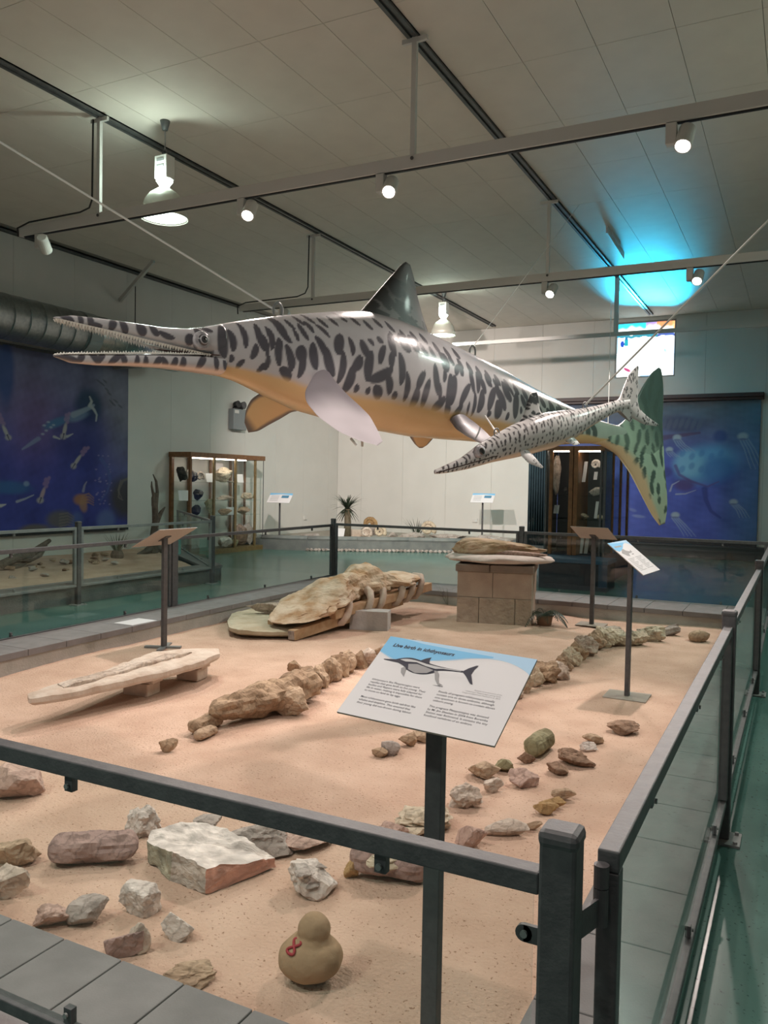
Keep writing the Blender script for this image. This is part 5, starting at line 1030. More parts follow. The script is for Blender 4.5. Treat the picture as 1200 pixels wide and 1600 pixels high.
def left_mural(U_, V_):
    Yw, Zw = my0+U_*(my1-my0), mz0+V_*(mz1-mz0)
    # coordinates in a 0..210 x 0..300 layout seen from the hall: px to the right, py down
    d = [gx(0, 700, MLX)[1], gx(203, 700, MLX)[1]]; X_ = (Yw-d[0])/(d[1]-d[0])*203; Y_ = (1-V_)*290
    n1, n2 = nzf(X_/60, Y_/60, 1.0, 2), nzf(X_/60, Y_/60, 4.0, 7)
    top = smoothstep(190, 20, Y_)+.0; rt = smoothstep(120, 200, X_)*smoothstep(290, 120, Y_)
    c = np.array([.022, .032, .165])*np.ones((len(X_), 1)); g = np.clip(top*.75+rt*.6, 0, 1)[:, None]; c = c*(1-g)+np.array([.105, .11, .15])*g
    pur = (np.exp(-((X_-45)/40)**2-((Y_-110)/70)**2)*.5)[:, None]; c = c*(1-pur)+np.array([.11, .06, .14])*pur
    c *= (1.5+.4*n1+.2*n2)[:, None]; c += np.array([.012, .010, .012]); K = Canvas(X_, Y_, c)
    K.blob(6, 40, 14, 60, (.02, .06, .2), op=.7); K.blob(130, 78, 26, 34, (.015, .045, .08), op=.8); K.blob(118, 130, 50, 60, (.02, .025, .13), op=.5)
    # pale swimming reptile with crescent tail
    K.blob(112, 98, 22, 9, (.13, .20, .32), a=-.45, op=.8); K.blob(78, 112, 24, 8, (.06, .16, .30), a=-.5, op=.8); K.line([(52,140),(38,152),(30,158)], 4, (.18, .22, .36), .8); K.line([(105,96),(120,88),(133,80),(137,76)], 6, (.22, .28, .36), .9)
    K.line([(131,78),(134,70),(131,62)], 3, (.32, .36, .38)); K.line([(133,78),(138,84),(142,92),(141,103)], 3, (.3, .34, .38))
    for x, y_ in ((60,118),(66,112),(63,126),(70,120),(58,132),(74,116)): K.blob(x, y_, 3, 2, (.35, .42, .5), op=.6)
    def squid(x, y_, L, a, cb=(.34, .33, .33)):
        ca, sa = math.cos(a), math.sin(a); f = lambda u, v: (x+u*ca-v*sa, y_+u*sa+v*ca)
        K.blob(*f(0, 0), L*.30, L*.075, cb, a, .95); K.blob(*f(L*.25, 0), L*.13, L*.13, (.30, .30, .32), a, .9); K.line([f(L*.15, 0), f(L*.36, 0)], 1.2, (.05, .05, .10)); 
        for k in range(5): K.blob(*f(-L*.30-k*3.4, (k % 2-.5)*4), 4.2, 3.0, (.30, .20, .32), a, .55)
    squid(91, 122, 46, 1.75); squid(112, 172, 46, 2.15); squid(58, 228, 44, 1.85, (.34, .27, .30)); squid(6, 132, 40, 1.2)
    K.line([(75,135),(84,138)], 2.5, (.4, .42, .42), .8); K.line([(95,133),(104,128)], 2.5, (.38, .4, .42), .8)
    # small fish shoal
    for x, y_ in ((145,34),(152,38),(160,46),(164,52),(168,66),(172,70),(176,64),(184,72),(156,32)): K.blob(x, y_, 6, 1.8, (.07, .08, .10), .6, .7)
    # coral, rocks, orange ammonite animal
    K.blob(196, 235, 36, 46, (.06, .055, .05), op=.9); K.line([(203,200),(190,205),(183,220),(182,235),(190,240)], 3, (.15, .14, .13), .7); K.line([(186,205),(181,222),(188,236)], 2, (.18, .16, .15), .5)
    K.blob(160, 275, 20, 22, (.10, .15, .34), op=.8); K.blob(112, 272, 12, 16, (.08, .13, .32), op=.7); K.blob(118, 238, 14, 11, (.30, .15, .09), op=.95); K.blob(122, 248, 7, 14, (.32, .18, .11), -.2, .8)
    for k in range(4): K.line([(120,232+k*4),(130,228+k*5),(138,236+k*4)], 2, (.30, .18, .13), .7)
    K.line([(122,224),(124,214),(127,208)], 2.5, (.28, .28, .36), .7)
    K.blob(84, 270, 24, 17, (.11, .105, .10), op=.9); K.blob(48, 285, 26, 10, (.12, .11, .10), op=.9)
    for k in range(5): K.line([(84,262+k*5),(96,260+k*5),(108,268+k*4)], 1.6, (.18, .17, .16), .6)
    for k in range(34):
        R_ = np.random.RandomState(k); K.blob(148+R_.uniform(-8, 22), 160+R_.uniform(0, 90), 2.2, 1.5, (.26, .24, .42), op=.5)
    K.line([(150,168),(163,185),(167,205),(162,225),(150,240)], 4, (.07, .10, .28), .8)
    K.blob(12, 218, 36, 12, (.04, .12, .28), .05, .8); K.line([(22,240),(34,236),(46,230)], 2.5, (.3, .34, .42), .8); K.line([(0,246),(6,244)], 3, (.4, .42, .45)); K.blob(36, 212, 5, 5, (.2, .3, .45), op=.7)
    return K.c
t = mural('painted_mural', 'dark blue underwater mural with squid and swimming reptiles on the left wall', (MLX, my0, mz0), (0, 1, 0), my1-my0, mz1-mz0, left_mural, (330, 240))
obj('bottom_batten', G().box((XL+.012, my0, mz0-.04), (XL+.07, my1+.01, mz0+.01)), BLACK, t); obj('top_batten', G().box((XL+.012, my0, mz1-.02), (XL+.07, my1+.01, mz1+.03)), STEEL, t)
MRY = YB-.06
rx0, rx1, rz0, rz1 = gy(848, 700, MRY)[0]-.05, gy(1186, 730, MRY)[0], gy(1100, 846, MRY)[2], gy(1100, 626, MRY)[2]
def right_mural(U_, V_):
    X_ = 848+U_*(1186-848); Y_ = 626+(1-V_)*220
    n1, n2 = nzf(X_/60, Y_/60, 1.0, 12), nzf(X_/60, Y_/60, 4.5, 17)
    c = np.array([.055, .075, .27])*np.ones((len(X_), 1)); t_ = smoothstep(740, 630, Y_)[:, None]; c = c*(1-t_)+np.array([.095, .115, .145])*t_
    r_ = (smoothstep(1110, 1190, X_)*.6)[:, None]; c = c*(1-r_)+np.array([.075, .15, .23])*r_; l_ = (smoothstep(950, 860, X_))[:, None]; c = c*(1-l_*.5)+np.array([.05, .07, .16])*l_*.5
    c *= (1+.18*n1+.10*n2)[:, None]; c = c*1.5; K = Canvas(X_, Y_, c)
    # trilobite-like ridged form at the top, turtle below
    K.blob(1072, 662, 44, 16, (.075, .085, .15), .05, .8); 
    for k in range(7): K.blob(1046+k*9, 660+abs(k-3), 4, 11, (.13, .15, .21), .35, .5)
    K.line([(1040,684),(1070,680),(1100,676)], 5, (.10, .05, .09), .6); K.blob(1130, 682, 12, 12, (.05, .08, .24), op=.7)
    K.blob(1112, 724, 52, 34, (.12, .32, .56), -.22, 1.); K.blob(1086, 724, 26, 25, (.20, .44, .62), op=.8); K.blob(1130, 735, 30, 26, (.04, .11, .36), -.3, .6)
    for k in range(9): K.blob(1076+(k % 5)*14, 708+(k//5)*20+(k % 2)*5, 5, 7, (.08, .21, .46), .4, .6)
    K.line([(1066,728),(1072,742),(1090,752),(1114,760),(1130,752)], 3, (.10, .09, .25), .8); K.blob(1080, 758, 18, 11, (.09, .06, .17), op=.8); K.line([(1059,768),(1062,758),(1072,752)], 1.8, (.32, .35, .48), .8); K.line([(1068,773),(1082,772),(1097,766)], 1.6, (.30, .34, .48), .8)
    K.line([(1110,764),(1112,780),(1120,798),(1134,808)], 5, (.05, .065, .24), .8); K.blob(1052, 738, 12, 10, (.06, .06, .2), op=.7)
    def jelly(x, y_, r, pts):
        for k in range(4): K.line([(x+(k-1.5)*r*.45+a+(k*.8-1)*j_, y_+b) for j_, (a, b) in enumerate(pts)], 1.3, (.30, .40, .52), .5)
        K.blob(x, y_, r, r*.75, (.34, .42, .48), op=.85); K.blob(x, y_+r*.5, r*.8, r*.25, (.09, .12, .25), op=.7)
    jelly(1067, 683, 7.5, [(0, 3), (6, 12), (12, 17), (18, 22)]); jelly(1056, 702, 6.5, [(0, 3), (4, 8), (9, 12)]); jelly(1162, 682, 9, [(2, 5), (10, 20), (16, 36), (22, 50)]); jelly(1152, 783, 7, [(2, 4), (10, 12), (16, 24)]); jelly(1068, 806, 7.5, [(0, 5), (8, 14), (16, 24), (22, 33)])
    K.blob(1012, 810, 12, 3, (.22, .28, .5), .1, .6); K.blob(1002, 800, 8, 3, (.2, .25, .45), .3, .5)
    return K.c
t = mural('painted_mural', 'blue turtle and jellyfish mural hanging on the back wall at the right', (rx0, MRY+.03, rz0), (1, 0, 0), rx1-rx0, rz1-rz0, right_mural, (340, 220))
MAR = mat('maroon_trim', (.055, .030, .030), .5)
obj('pelmet', G().box((rx0-.2, YB-.16, rz1-.01), (rx1+.06, YB-.012, rz1+.05)).box((rx0-.2, YB-.20, rz1+.05), (rx1+.06, YB-.012, rz1+.14)), MAR, t, bevel=.01)
obj('bottom_batten', G().box((rx0, YB-.10, rz0-.07), (rx1, YB-.02, rz0)), BLACK, t)
tag(obj('skirting_ledge', G().box((rx0, YB-.30, .001), (XR-.1, YB-.012, .26)).box((rx0, YB-.33, .26), (XR-.1, YB-.012, .30)), mat('ledge_dark', (.03, .032, .034), .5)), 'low dark ledge along the back wall under the jellyfish mural', 'ledge')
# dark curtain beside the cabinet
cx0, cx1 = gy(826, 760, 16.0)[0], gy(858, 760, 16.0)[0]; nu = 60; cv = []; 
for j in range(2):
    for i in range(nu):
        cv.append((cx0+(cx1-cx0)*i/(nu-1), 16.0+.03*math.sin(i*.9), .35 if j == 0 else 2.75))
o = obj('curtain', (np.array(cv), [(i, i+1, nu+i+1, nu+i) for i in range(nu-1)]), mat('teal_cloth', (.018, .04, .055), .9, c2=(.03, .06, .075), scale=5), smooth=True, fix=False); o.modifiers.new('thick', 'SOLIDIFY').thickness = .01
tag(o, 'dark teal cloth screen hanging left of the back display cabinet', 'curtain')
for sx_ in (cx0+.03, cx1-.03): tag(obj('screen_pole', G().tube([(sx_, 16.03, 0), (sx_, 16.03, 2.8)], .014, 8).lathe([(0, 0), (.12, 0), (.12, .012), (0, .012)], (sx_, 16.03, 0), 16), STEEL), 'slim dark pole carrying the %s edge of the teal cloth screen' % ('left' if sx_ < (cx0+cx1)/2 else 'right'), 'pole')
# ================================================================ CABINETS
CABL = mat('cabinet_light', (1, 1, 1), .4, emit=(1, .88, .76), estr=14.)
def shelf_fossil(name, label, c, dims, seed, kind, group=None, style='rock'):
    if style == 'rock':
        P_, F_ = rock_unit(seed, 12, 3, .08); P_ = P_*np.array(dims)/2; P_[:, 2] += dims[2]/2; g_ = (P_+np.array(c), F_); return tag(obj(name, g_, stone(kind), fix=False), label, 'fossil', group)
    if style == 'card':
        n = Vector((c[3], c[4], .25)).normalized(); r_ = n.cross(Vector((0, 0, 1))).normalized(); u = r_.cross(n)*-1; u = n.cross(r_)*-1 if u.z < 0 else u; b = Vector(c[:3])
        if u.z < 0: u = -u
        return tag(obj(name, G().prism([tuple(b-r_*dims[0]/2), tuple(b+r_*dims[0]/2), tuple(b+r_*dims[0]/2+u*dims[2]), tuple(b-r_*dims[0]/2+u*dims[2])], tuple(-n*.004)), PAPER), label, 'card', group)
    if style == 'ammonite':
        n = Vector((c[3], c[4], .1)).normalized(); r_ = n.cross(Vector((0, 0, 1))).normalized(); u = Vector((0, 0, 1)); R0 = dims[2]/2; ctr = Vector(c[:3])+u*R0*1.0
        th = np.linspace(0, 5.2*math.pi, 90); pts = []; rad = []
        for q in th: rho = R0*.78*math.exp(-(5.2*math.pi-q)*.10); pts.append(ctr+(r_*math.cos(q)+u*math.sin(q))*rho+n*0); rad.append(rho*.36*(1+.06*math.cos(q*9)))
        return tag(obj(name, G().tube(pts, rad, 12), stone(kind), smooth=True), label, 'fossil', group)
# left cabinet against the left wall
CX0, CX1, CY0, CY1, CT = XL+.03, -10.82, 12.72, 15.22, 2.10
cl = thing('display_cabinet', 'wooden glass-fronted cabinet full of fossils against the left wall', 'cabinet', ((CX0+CX1)/2, (CY0+CY1)/2, 0))
obj('base', G().box((CX0, CY0, 0), (CX1, CY1, .10)), WOOD2, cl); obj('top', G().box((CX0, CY0-.02, CT-.10), (CX1+.02, CY1+.02, CT)), WOOD, cl, bevel=.006)
obj('strip_light', G().box((CX1-.10, CY0+.1, CT-.125), (CX1-.05, CY1-.6, CT-.105)), CABL, cl)
for yy, xx, w_, m_ in ((CY0+.03, CX0+.04, .07, WOOD), (CY0+.025, CX1-.025, .05, WOOD), (CY1-.02, CX0+.03, .04, WOOD), (CY1-.01, CX1-.01, .012, STEEL)): obj('corner_post', G().box((xx-w_/2, yy-w_/2, .10), (xx+w_/2, yy+w_/2, CT-.10)), m_, cl)
for px in (335, 368.5, 399): yy = gx(px, 780, CX1)[1]; obj('mullion', G().box((CX1-.03, yy-.028, .10), (CX1+.004, yy+.028, CT-.10)), WOOD2, cl)
for yy in (13.3, 14.0, 14.7): obj('back_stile', G().box((CX0, yy-.03, .10), (CX0+.03, yy+.03, CT-.10)), WOOD, cl); 
for yy in (13.05, 13.75, 14.45): obj('shelf_upright', G().box((CX0+.28, yy-.012, .10), (CX0+.304, yy+.012, CT-.10)), STEEL, cl)
obj('front_glass', G().box((CX1-.016, CY0+.05, .10), (CX1-.012, CY1-.02, CT-.10)), GLASS2, cl); obj('end_glass', G().box((CX0+.08, CY0+.022, .10), (CX1-.05, CY0+.026, CT-.10)), GLASS2, cl)
SHG = glass_mat('shelf_glass', (.90, .95, .93), .8)
SHZ = [1.50, 1.12, .80]
for z_ in SHZ: obj('glass_shelf', G().box((CX0+.05, CY0+.06, z_-.008), (CX1-.05, CY1-.05, z_)), SHG, cl)
def cab_l(px, z): return gx(px, 780, CX1-.25)[1]
items = [('grey_fossil', 'dark lump on the top shelf at the left end of the left cabinet', 283, 1.5, (.2, .22, .26), 'charcoal', 'rock'), ('ammonite', 'dark coiled ammonite on the top shelf of the left cabinet', 293, 1.5, (.2, .2, .24), 'grey', 'ammonite'), ('fossil_lump', 'dark knobbly fossil on the top shelf beside the first mullion', 300, 1.5, (.22, .2, .2), 'charcoal', 'rock'),
         ('pale_fossil', 'pale coiled fossil on the top shelf between two mullions', 309, 1.5, (.2, .18, .2), 'pale', 'ammonite'), ('label_card', 'white label card on the top shelf left of the round nodule', 327, 1.5, (.2, 0, .16), '', 'card'), ('round_nodule', 'large round craggy nodule on the top shelf of the left cabinet', 346, 1.5, (.34, .36, .28), 'cream', 'rock'), ('label_card', 'square white card high on the back of the left cabinet', 356, 1.74, (.17, 0, .15), '', 'card'), ('label_card', 'white card on the top shelf at the right end of the left cabinet', 373, 1.5, (.14, 0, .16), '', 'card'), ('flat_fossil', 'thin pale slice on the top shelf near the right end', 361, 1.5, (.2, .2, .03), 'white', 'rock'),
         ('label_card', 'tilted card on the second shelf at the left of the left cabinet', 286, 1.12, (.22, 0, .18), '', 'card'), ('dark_fossil', 'dark branching fossil on the second shelf', 310, 1.12, (.2, .2, .2), 'charcoal', 'rock'), ('jaw_fossil', 'long pale jaw fossil on the second shelf of the left cabinet', 351, 1.12, (.26, .42, .09), 'pale', 'rock'), ('limb_fossil', 'thick pale limb bone on the second shelf at the right', 386, 1.12, (.2, .38, .14), 'cream', 'rock'),
         ('triangular_fossil', 'grey-green triangular tooth fossil on the third shelf', 326, .8, (.18, .26, .30), 'green', 'rock'), ('dark_fossil', 'dark wedge on the third shelf near the first mullion', 308, .8, (.16, .2, .2), 'charcoal', 'rock'), ('bone_fossil', 'tan bone lump on the third shelf right of centre', 349, .8, (.26, .36, .12), 'bone', 'rock'), ('shell_fossil', 'brown shell on the third shelf at the right end', 380, .8, (.22, .34, .14), 'tan', 'rock'), ('label_card', 'bluish card on the third shelf of the left cabinet', 359, .8, (.2, 0, .14), '', 'card'),
         ('dark_boulder', 'dark upright stone on the cabinet floor behind the glass', 376, .10, (.24, .3, .42), 'brown', 'rock'), ('pale_boulder', 'pale flat stone on the cabinet floor in the middle', 352, .10, (.28, .4, .18), 'cream', 'rock'), ('white_shell', 'white rounded shell on the cabinet floor near the gate post', 346, .10, (.2, .26, .2), 'white', 'rock'), ('grey_pebble', 'grey pebble beside the white shell on the cabinet floor', 358, .10, (.2, .2, .14), 'green', 'rock'), ('slab_fossil', 'leaning grey slab on the cabinet floor at the right end', 388, .10, (.2, .36, .44), 'grey', 'rock')]
for i, (nm, lab, px, z_, dm, kd, stl) in enumerate(items):
    yy = cab_l(px, z_); xx = CX1-.25 if stl == 'rock' else CX1-.2
    if 'high on the back' in lab: xx = CX0+.08
    if px == 346 and z_ < .2 or px == 358 and z_ < .2: xx = CX1-.14
    shelf_fossil(nm, lab, (xx, yy, z_+.002, 1, -.3) if stl != 'rock' else (xx, yy, z_), tuple(v*1.18 for v in dm), 400+i, kd, None, stl)
# back cabinets
BY = 12.9
bx = lambda px: gy(px, 780, BY)[0]
BT = gy(895, 697, BY)[2]; BZ = .46
def back_cab(label, x0, x1, y1, posts, sides=()):
    t = thing('display_cabinet', label, 'cabinet', ((x0+x1)/2, (BY+y1)/2, 0))
    obj('base', G().box((x0, BY, 0), (x1, y1, BZ)), mat('navy_base', (.012, .03, .06), .7, c2=(.02, .04, .075), scale=10), t)
    obj('top', G().box((x0, BY-.02, BT-.07), (x1, y1, BT)), WOOD, t)
    obj('strip_light', G().box((x0+.06, BY+.04, BT-.09), (x1-.06, BY+.08, BT-.072)), CABL, t)
    obj('back_board', G().box((x0+.02, BY+.71, BZ), (x1-.02, BY+.73, BT-.07)), mat('case_back', (.075, .078, .08), .8), t); obj('side_board', G().box((x0, BY+.06, BZ), (x0+.015, BY+.71, BT-.07)), MATS['case_back'], t)
    for px, w_, m_ in posts: xx = bx(px); obj('post', G().box((xx-w_/2, BY, BZ), (xx+w_/2, BY+.05, BT-.07)), m_, t)
    for yy in sides: obj('post', G().box((x1-.04, yy-.02, BZ), (x1, yy+.02, BT-.07)), WOOD, t)
    obj('front_glass', G().box((x0+.03, BY+.02, BZ), (x1-.03, BY+.024, BT-.07)), GLASS2, t)
    for z_ in (1.02, 1.40): obj('glass_shelf', G().box((x0+.03, BY+.05, z_-.008), (x1-.03, y1-.05, z_)), SHG, t)
    return t
xa, xm, xe = bx(851), bx(895), bx(943)
ca = back_cab('left one of the two back-to-back wooden cabinets on the back floor', xa, xm-.005, BY+.75, ((852.5, .03, STEEL), (860, .05, WOOD)))
obj('side_panel', G().box((xm-.07, BY-.01, BZ), (xm-.006, BY+.72, BT-.07)), WOOD, ca)
yend = gx(986, 780, xe)[1]
cbk = back_cab('right one of the two back-to-back wooden cabinets, its glass side receding', xm+.005, xe, yend, ((938, .03, STEEL), (944, .03, STEEL)), sides=[gx(p, 780, xe)[1] for p in (959, 971, 982)])
obj('side_panel', G().box((xm+.006, BY-.01, BZ), (xm+.07, BY+.72, BT-.07)), WOOD, cbk)
obj('side_glass', G().box((xe-.02, BY+.05, BZ), (xe-.016, yend-.02, BT-.07)), GLASS2, cbk)
fx = lambda px: gy(px, 780, BY+.25)[0]
its = [('fish_skeleton', 'upright pale fish skeleton fossil in the left back cabinet', 868, 1.40, (.14, .1, .66), 'pale', 'rock'), ('dark_fossil', 'small dark fossil on the upper shelf of the left back cabinet', 883, 1.40, (.10, .1, .14), 'charcoal', 'rock'), ('label_card', 'teal card on the middle shelf of the left back cabinet', 869, 1.10, (.09, 0, .14), '', 'card'), ('label_card', 'white strip card hanging in the upper right back cabinet', 911, 1.62, (.06, 0, .34), '', 'card'), ('horn_ammonite', 'white curled ammonite at the top of the right back cabinet', 929, 1.80, (.2, .2, .20), 'white', 'ammonite'), ('label_card', 'white card under the curled ammonite', 929, 1.66, (.06, 0, .13), '', 'card'), ('jaw_fossil', 'pale arched jaw on the upper shelf of the right back cabinet', 930, 1.40, (.22, .16, .15), 'white', 'rock'), ('long_card', 'leaning white strip card on the middle shelf of the right back cabinet', 931, 1.04, (.05, 0, .28), '', 'card'), ('skull_fossil', 'small pale skull on the middle shelf at the left', 912, 1.02, (.16, .12, .10), 'cream', 'rock'), ('skull_fossil', 'small pale skull on the middle shelf at the right', 938, 1.02, (.12, .12, .10), 'cream', 'rock'), ('label_card', 'left one of two leaning cards on the lowest level of the right back cabinet', 909, .47, (.06, 0, .30), '', 'card'), ('label_card', 'right one of two leaning cards on the lowest level of the right back cabinet', 917, .47, (.06, 0, .32), '', 'card'), ('dark_fossil', 'dark lump on the lowest level of the right back cabinet', 929, .46, (.16, .14, .16), 'charcoal', 'rock')]
for i, (nm, lab, px, z_, dm, kd, stl) in enumerate(its): shelf_fossil(nm, lab, (fx(px), BY+.25, z_+.002, -.2, -1) if stl != 'rock' else (fx(px), BY+.3, z_), dm, 450+i, kd, None, stl)
# low navy display bench before the cabinets
b0, b1 = gz(846, 915, 0), gz(948, 912, 0); by = BY-.75
bn = thing('display_bench', 'low dark navy bench box before the back cabinets', 'bench', ((xa+xe)/2, by+.3, 0))
NAVY = mat('navy_carpet', (.008, .016, .028), .95, c2=(.015, .026, .04), scale=14); NAVB = mat('navy_top', (.02, .075, .14), .8)
x0_, x1_ = gy(842, 890, by)[0], gy(948, 890, by)[0]
obj('carcass', G().box((x0_, by, 0), (x1_, by+.6, .40)), NAVY, bn); obj('top_board', G().box((x0_-.02, by-.02, .40), (x1_+.02, by+.62, .46)), NAVB, bn, bevel=.006); obj('side_panel', G().box((x1_-.12, by-.012, .06), (x1_+.01, by, .40)), mat('navy_side', (.03, .055, .10), .8), bn)
# ================================================================ BACK PLANTER
FPATH = [(-11.4, 15.30), (-10.9, 15.32), (-9.87, 15.62), (-8.9, 16.15), (-7.9, 16.75), (-6.7, 17.3), (-5.6, 17.75), (-5.3, 18.3), (-5.3, 19.5)]
kg = G(); 
for a, b in zip(FPATH[:-1], FPATH[1:]): kg.bar((a[0], a[1], .13), (b[0], b[1], .13), .26, .26)
for a in FPATH[1:-1]: kg.lathe([(0, 0), (.13, 0), (.13, .26), (0, .26)], (a[0], a[1], 0), 16)
struct(obj('trim_9', kg, KERB2))
CAPM = mat('planter_cap', (.17, .18, .18), .8, c2=(.22, .23, .22), scale=8); kc = G()
for a, b in zip(FPATH[:-1], FPATH[1:]): kc.tube([(a[0], a[1], .27), (b[0], b[1], .27)], .15, 14)
kc.v = [v*np.array([1, 1, .4])+np.array([0, 0, .16]) for v in kc.v]
struct(obj('trim_10', kc, CAPM, smooth=True))
fl = [(a, b) for a, b in FPATH]+[(-11.4, 19.5)]
o = obj('planter_fill', G().prism([(a, b, .24) for a, b in fl], (0, 0, -.06)), mat('planter_soil', (.33, .30, .26), .95, c2=(.42, .38, .33), scale=6, bump=.5)); tag(o, 'pale gravel filling the corner planter by the back wall', 'gravel'); o['kind'] = 'stuff'
# row of rough pebbles along the planter foot
pg = thing('pebble_row', 'row of small rough pebbles along the foot of the corner planter', 'pebbles', (-8, 16.4, 0))
for i in range(40):
    t_ = i/39*3.0; k0 = min(int(t_), 2); fr_ = t_-k0; a, b = np.array(FPATH[2+k0]), np.array(FPATH[3+k0]); q = a+(b-a)*fr_; d = (b-a)/np.linalg.norm(b-a); q = q-np.array([-d[1], d[0]])*.17
    P_, F_ = rock_unit(500+i % 6, 9, 2, .06); obj('pebble', (P_*np.array([.05, .035, .035])+np.array([q[0], q[1], .03]), F_), stone('grey'), pg, fix=False)
def gp_(px, py, y_): v = gy(px, py, y_); return v
def planter_rock(name, label, x0, x1, yt, yb, seed, kind, **kw): rock(name, label, 'rock', x0, x1, yt, yb, seed, kind, z=.24, **kw)
ps = thing('palm_plant', 'small dark palm with a bare stem in the corner planter', 'plant', tuple(gz(542, 838, .24)))
pb_ = gz(542, 838, .24); D_ = depth(pb_)
obj('stem', G().tube([pb_+np.array([0, 0, -.03]), pb_+np.array([.02, 0, .32]), pb_+np.array([.0, 0, .66])], [.10, .085, .075], 12), TRUNK, ps, smooth=True)
Rr = np.random.RandomState(6)
for k in range(76):
    a = Rr.uniform(0, 6.28); el = Rr.uniform(-.45, 1.6); gb = G(); blade(gb, pb_+np.array([0, 0, .62+.10*Rr.rand()]), (math.cos(a), math.sin(a), el), Rr.uniform(.40, .58), .045, Rr.uniform(.3, .9), 7); obj('leaf', gb, LEAF, ps, fix=False)
gs2 = gz(652, 836, .24); t = thing('spiky_grass', 'grey spiky grass tuft among the stones of the corner planter', 'plant', tuple(gs2))
for k in range(36):
    a = Rr.uniform(0, 6.28); gb = G(); blade(gb, gs2+np.array([.05*math.cos(a), .05*math.sin(a), -.01]), (math.cos(a)*.7, math.sin(a)*.7, 1), Rr.uniform(.4, .7), .022, Rr.uniform(0, .5), 6); obj('leaf', gb, LEAF, t, fix=False)
planter_rock('planter_stone', 'flat grey stone at the left end of the corner planter', 468, 500, 832, 841, 601, 'grey')
planter_rock('planter_stone', 'dark stone under the big ammonite', 558, 598, 816, 836, 602, 'grey'); planter_rock('planter_stone', 'dark rounded stone right of the pink stone', 605, 622, 829, 842, 603, 'grey'); planter_rock('planter_stone', 'broad grey boulder below the spiky grass', 622, 664, 829, 844, 604, 'grey'); planter_rock('planter_stone', 'long low grey boulder at the right of the planter', 672, 730, 831, 846, 605, 'grey'); planter_rock('planter_stone', 'grey rock slab rising at the right end of the planter', 725, 806, 832, 852, 606, 'grey', deep=.5); planter_rock('planter_stone', 'small stone left of the cream ammonite base', 563, 579, 826, 840, 607, 'pale')
def amm(label, px, py, y_off, R_, kind): c = gz(px, py, .24); shelf_fossil('ammonite', label, (c[0], c[1], c[2]+y_off, .3, -1), (R_*2, R_*2, R_*2), 1, kind, None, 'ammonite')
amm('large orange-brown ammonite raised on stones in the corner planter', 577, 833, .02, .22, 'ochre'); amm('tan ammonite lying left of the pinkish one in the planter', 572, 842, .0, .15, 'pale'); amm('pinkish cream ammonite in the middle of the planter', 593, 842, 0., .17, 'cream'); amm('pink cream ammonite standing right of the spiky grass', 668, 840, 0., .22, 'cream')
for i, (px, py, lab) in enumerate(((527, 842, 'white open card on the planter edge by the palm'), )):
    c = gz(px, py, .25); tag(obj('planter_card', G().prism([c+np.array([-.16, 0, 0]), c+np.array([.16, 0, 0]), c+np.array([.14, .1, .24]), c+np.array([-.18, .1, .24])], (0, .006, 0)), PAPER), lab, 'card')
c = gz(555, 838, .24); tag(obj('planter_block', G().box((c[0]-.2, c[1], .23), (c[0]+.15, c[1]+.2, .40)), PLAST, bevel=.01), 'low pale block behind the palm in the planter', 'block')
def lectern(label, px, py_top, py_base, yaw_, zb):
    f0 = gz(px, py_base, zb) if px < 500 else np.append(gy(px, py_base, 18.3)[:2], .235); top = gy(px, py_top, f0[1]); t = thing('wall_lectern', label, 'sign', tuple(f0))
    obj('post', G().tube([f0, (f0[0], f0[1], top[2]-.02)], .022, 10), STEEL, t); fr = panel_frame((f0[0], f0[1], top[2]), yaw_, math.radians(38))
    fc = obj('panel', G().prism(quadp(fr, -.27, .27, -.17, .17, .0), -fr[3]*.01), PAPER, t)
    obj('blue_band', flat(fr, [(-.27, .10), (.0, .13), (.27, .10), (.27, .17), (-.27, .17)], .0012), BLUE, fc); obj('picture', flat(fr, [(.03, .0), (.20, .0), (.20, .09), (.03, .09)], .0012), mat('picture_blue', (.07, .22, .36), .5), fc)
    ln = G()
    for j in range(7): ln.prism([fr[0]+fr[1]*a+fr[2]*b+fr[3]*.001 for a, b in ((-.22, .07-.03*j), (-.03, .07-.03*j), (-.03, .078-.03*j), (-.22, .078-.03*j))], -fr[3]*.0003)
    obj('text_lines', ln, GREYP, fc)['kind'] = 'stuff'
lectern('slim lectern with a blue-banded panel right of the left cabinet', 436.5, 778, 842, .25, .24)
lectern('slim lectern with a blue-banded panel left of the baby model snout', 753, 778, 838, .12, .24)
for px, py in ((477, 809), (742, 813)):
    c = gy(px, py, YB-.01) if px > 532 else gx(px, py, XL+.005)
    tag(obj('wall_socket', G().box((c[0]-.01, c[1]-.07, c[2]-.05), (c[0]+.02, c[1]+.07, c[2]+.05)) if px < 532 else G().box((c[0]-.07, c[1]-.015, c[2]-.05), (c[0]+.07, c[1]+.01, c[2]+.05)), WHITE, bevel=.004), 'small white wall socket low on the %s wall' % ('left' if px < 532 else 'back'), 'socket')
e = gx(367, 655, XL+.0); t = thing('emergency_light', 'grey emergency light box with two round lamps on the left wall', 'emergency light', (XL, e[1], e[2]-.3))
EG = mat('box_grey', (.23, .25, .26), .5); obj('box', G().box((XL, e[1]-.24, e[2]-.24), (XL+.15, e[1]+.24, e[2]+.22)), EG, t, bevel=.01)
for s_ in (-.09, .13): obj('lamp', G().lathe([(0, -.06), (.06, -.05), (.085, .05), (.075, .06), (0, .05)], n=18, M=Matrix.Translation((XL+.11, e[1]+s_, e[2]+.32)) @ Matrix.Rotation(math.pi/2, 4, 'Y')), BLACK if s_ < 0 else STEEL, t)
